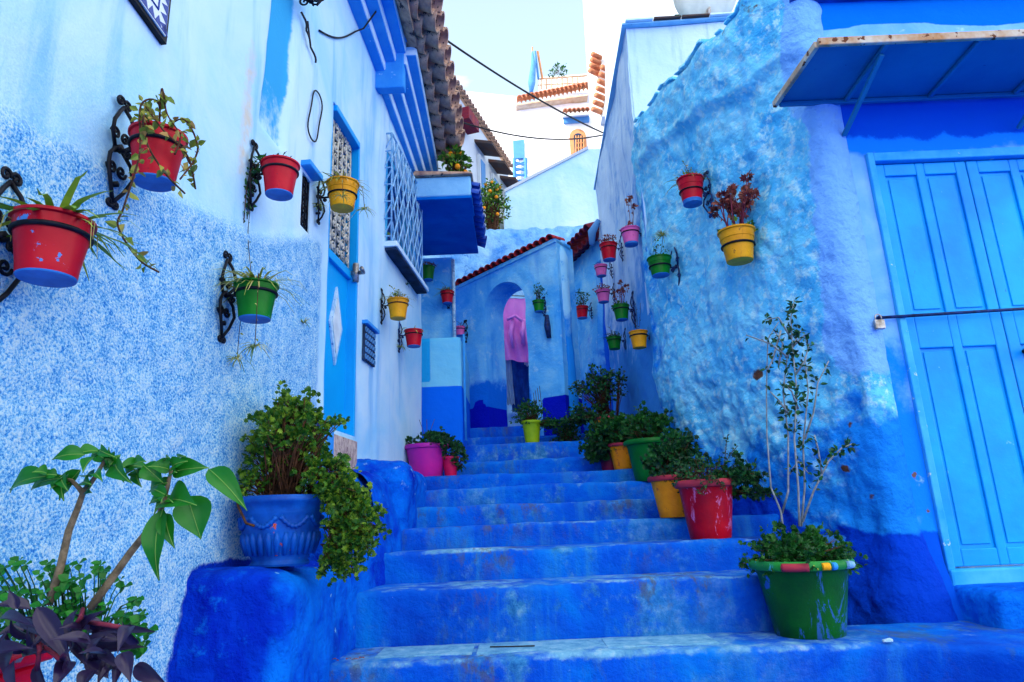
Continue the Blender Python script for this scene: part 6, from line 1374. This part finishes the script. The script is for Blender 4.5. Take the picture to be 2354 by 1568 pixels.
# orange trees
def orange_tree(c, rx, rz, n, label, mat='leaflime', nf=14):
    e = empty('orange_tree', Vector(c) - Vector((0, 0, rz)), label, 'tree'); mb, sm_ = MB(), MB()
    bush(mb, sm_, (0, 0, rz), rx, rz, n, .05, per=4, base=(0, 0, 0), minr=.1, stemr=.006); o = mb.build('crown', M[mat], e, kind='stuff'); sm_.tube([(0, 0, -.1), (0, 0, rz)], .02, 6); sm_.build('trunk', M['brownstem'], e)
    src = None
    for _ in range(nf):
        d = rdir(.2); 
        if d.y > 0: d.y = -d.y
        if src is None:
            m = MB(); m.lathe([(.026 * sin(a), -.026 * cos(a)) for a in lin(.01, pi - .01, 6)], 9); o = m.build('orange', M['orangefruit'], e, smooth=True); src = o
        else: o = src.copy(); C.objects.link(o)
        o.location = (d.x * rx * .9, d.y * rx * .9, rz + d.z * rz * .9)
orange_tree(PY(1046, 385, 5.62), .13, .15, 170, 'small orange tree on the canopy beneath the clay eave', 'leaflime', 5)
orange_tree(PY(1130, 475, 9.2), .24, .42, 420, 'yellowish orange tree beside the pale gable wall', 'leaflime', 9)
e = empty('terrace_plant', PY(1282, 172, 15.8), 'green plant on the white roof terrace', 'plant'); mb, sm_ = MB(), MB(); bush(mb, sm_, (0, 0, .1), .28, .13, 90, .06, per=4); finish_plant(e, mb, 'leaf', sm_, 'brownstem', True)
# litter on the bottom tread
for (u_, v_, s_, mt_, lb) in ((1640 + 0, 1477, .012, 'whiteiron', 'scrap of white paper on the landing below the door'),):
    p = PZ(2040, 1475, -.512); m = MB(); m.hexa([p + Vector((-.02, -.01, 0)), p + Vector((.02, -.006, 0)), p + Vector((.018, .01, 0)), p + Vector((-.015, .012, 0)), p + Vector((-.018, -.01, .006)), p + Vector((.02, -.006, .009)), p + Vector((.016, .01, .012)), p + Vector((-.015, .01, .006))]); prop(m.build('paper_scrap', M['whiteiron']), lb, 'litter')
p = PZ(800, 1517, -.505); mb = MB()
for _ in range(9): q = p + Vector((U(-.05, .05), U(-.02, .02), .004)); mb.leaf(q, Vector((U(-1, 1), U(-1, 1), .1)), Vector((0, 0, 1)), .022, .012)
prop(mb.build('dry_leaves', M['leafred']), 'few dry brown leaves on the left end of the bottom tread', 'leaves', kind='stuff')
p = PZ(1175, 1487, -.508); m = MB(); m.tube([p + Vector((-.09, 0.02, 0)), p + Vector((-.02, .01, 0)), p + Vector((.1, .0, 0))], .003, 5); prop(m.build('dark_twig', M['cable']), 'thin dark twig lying on the bottom tread', 'twig')
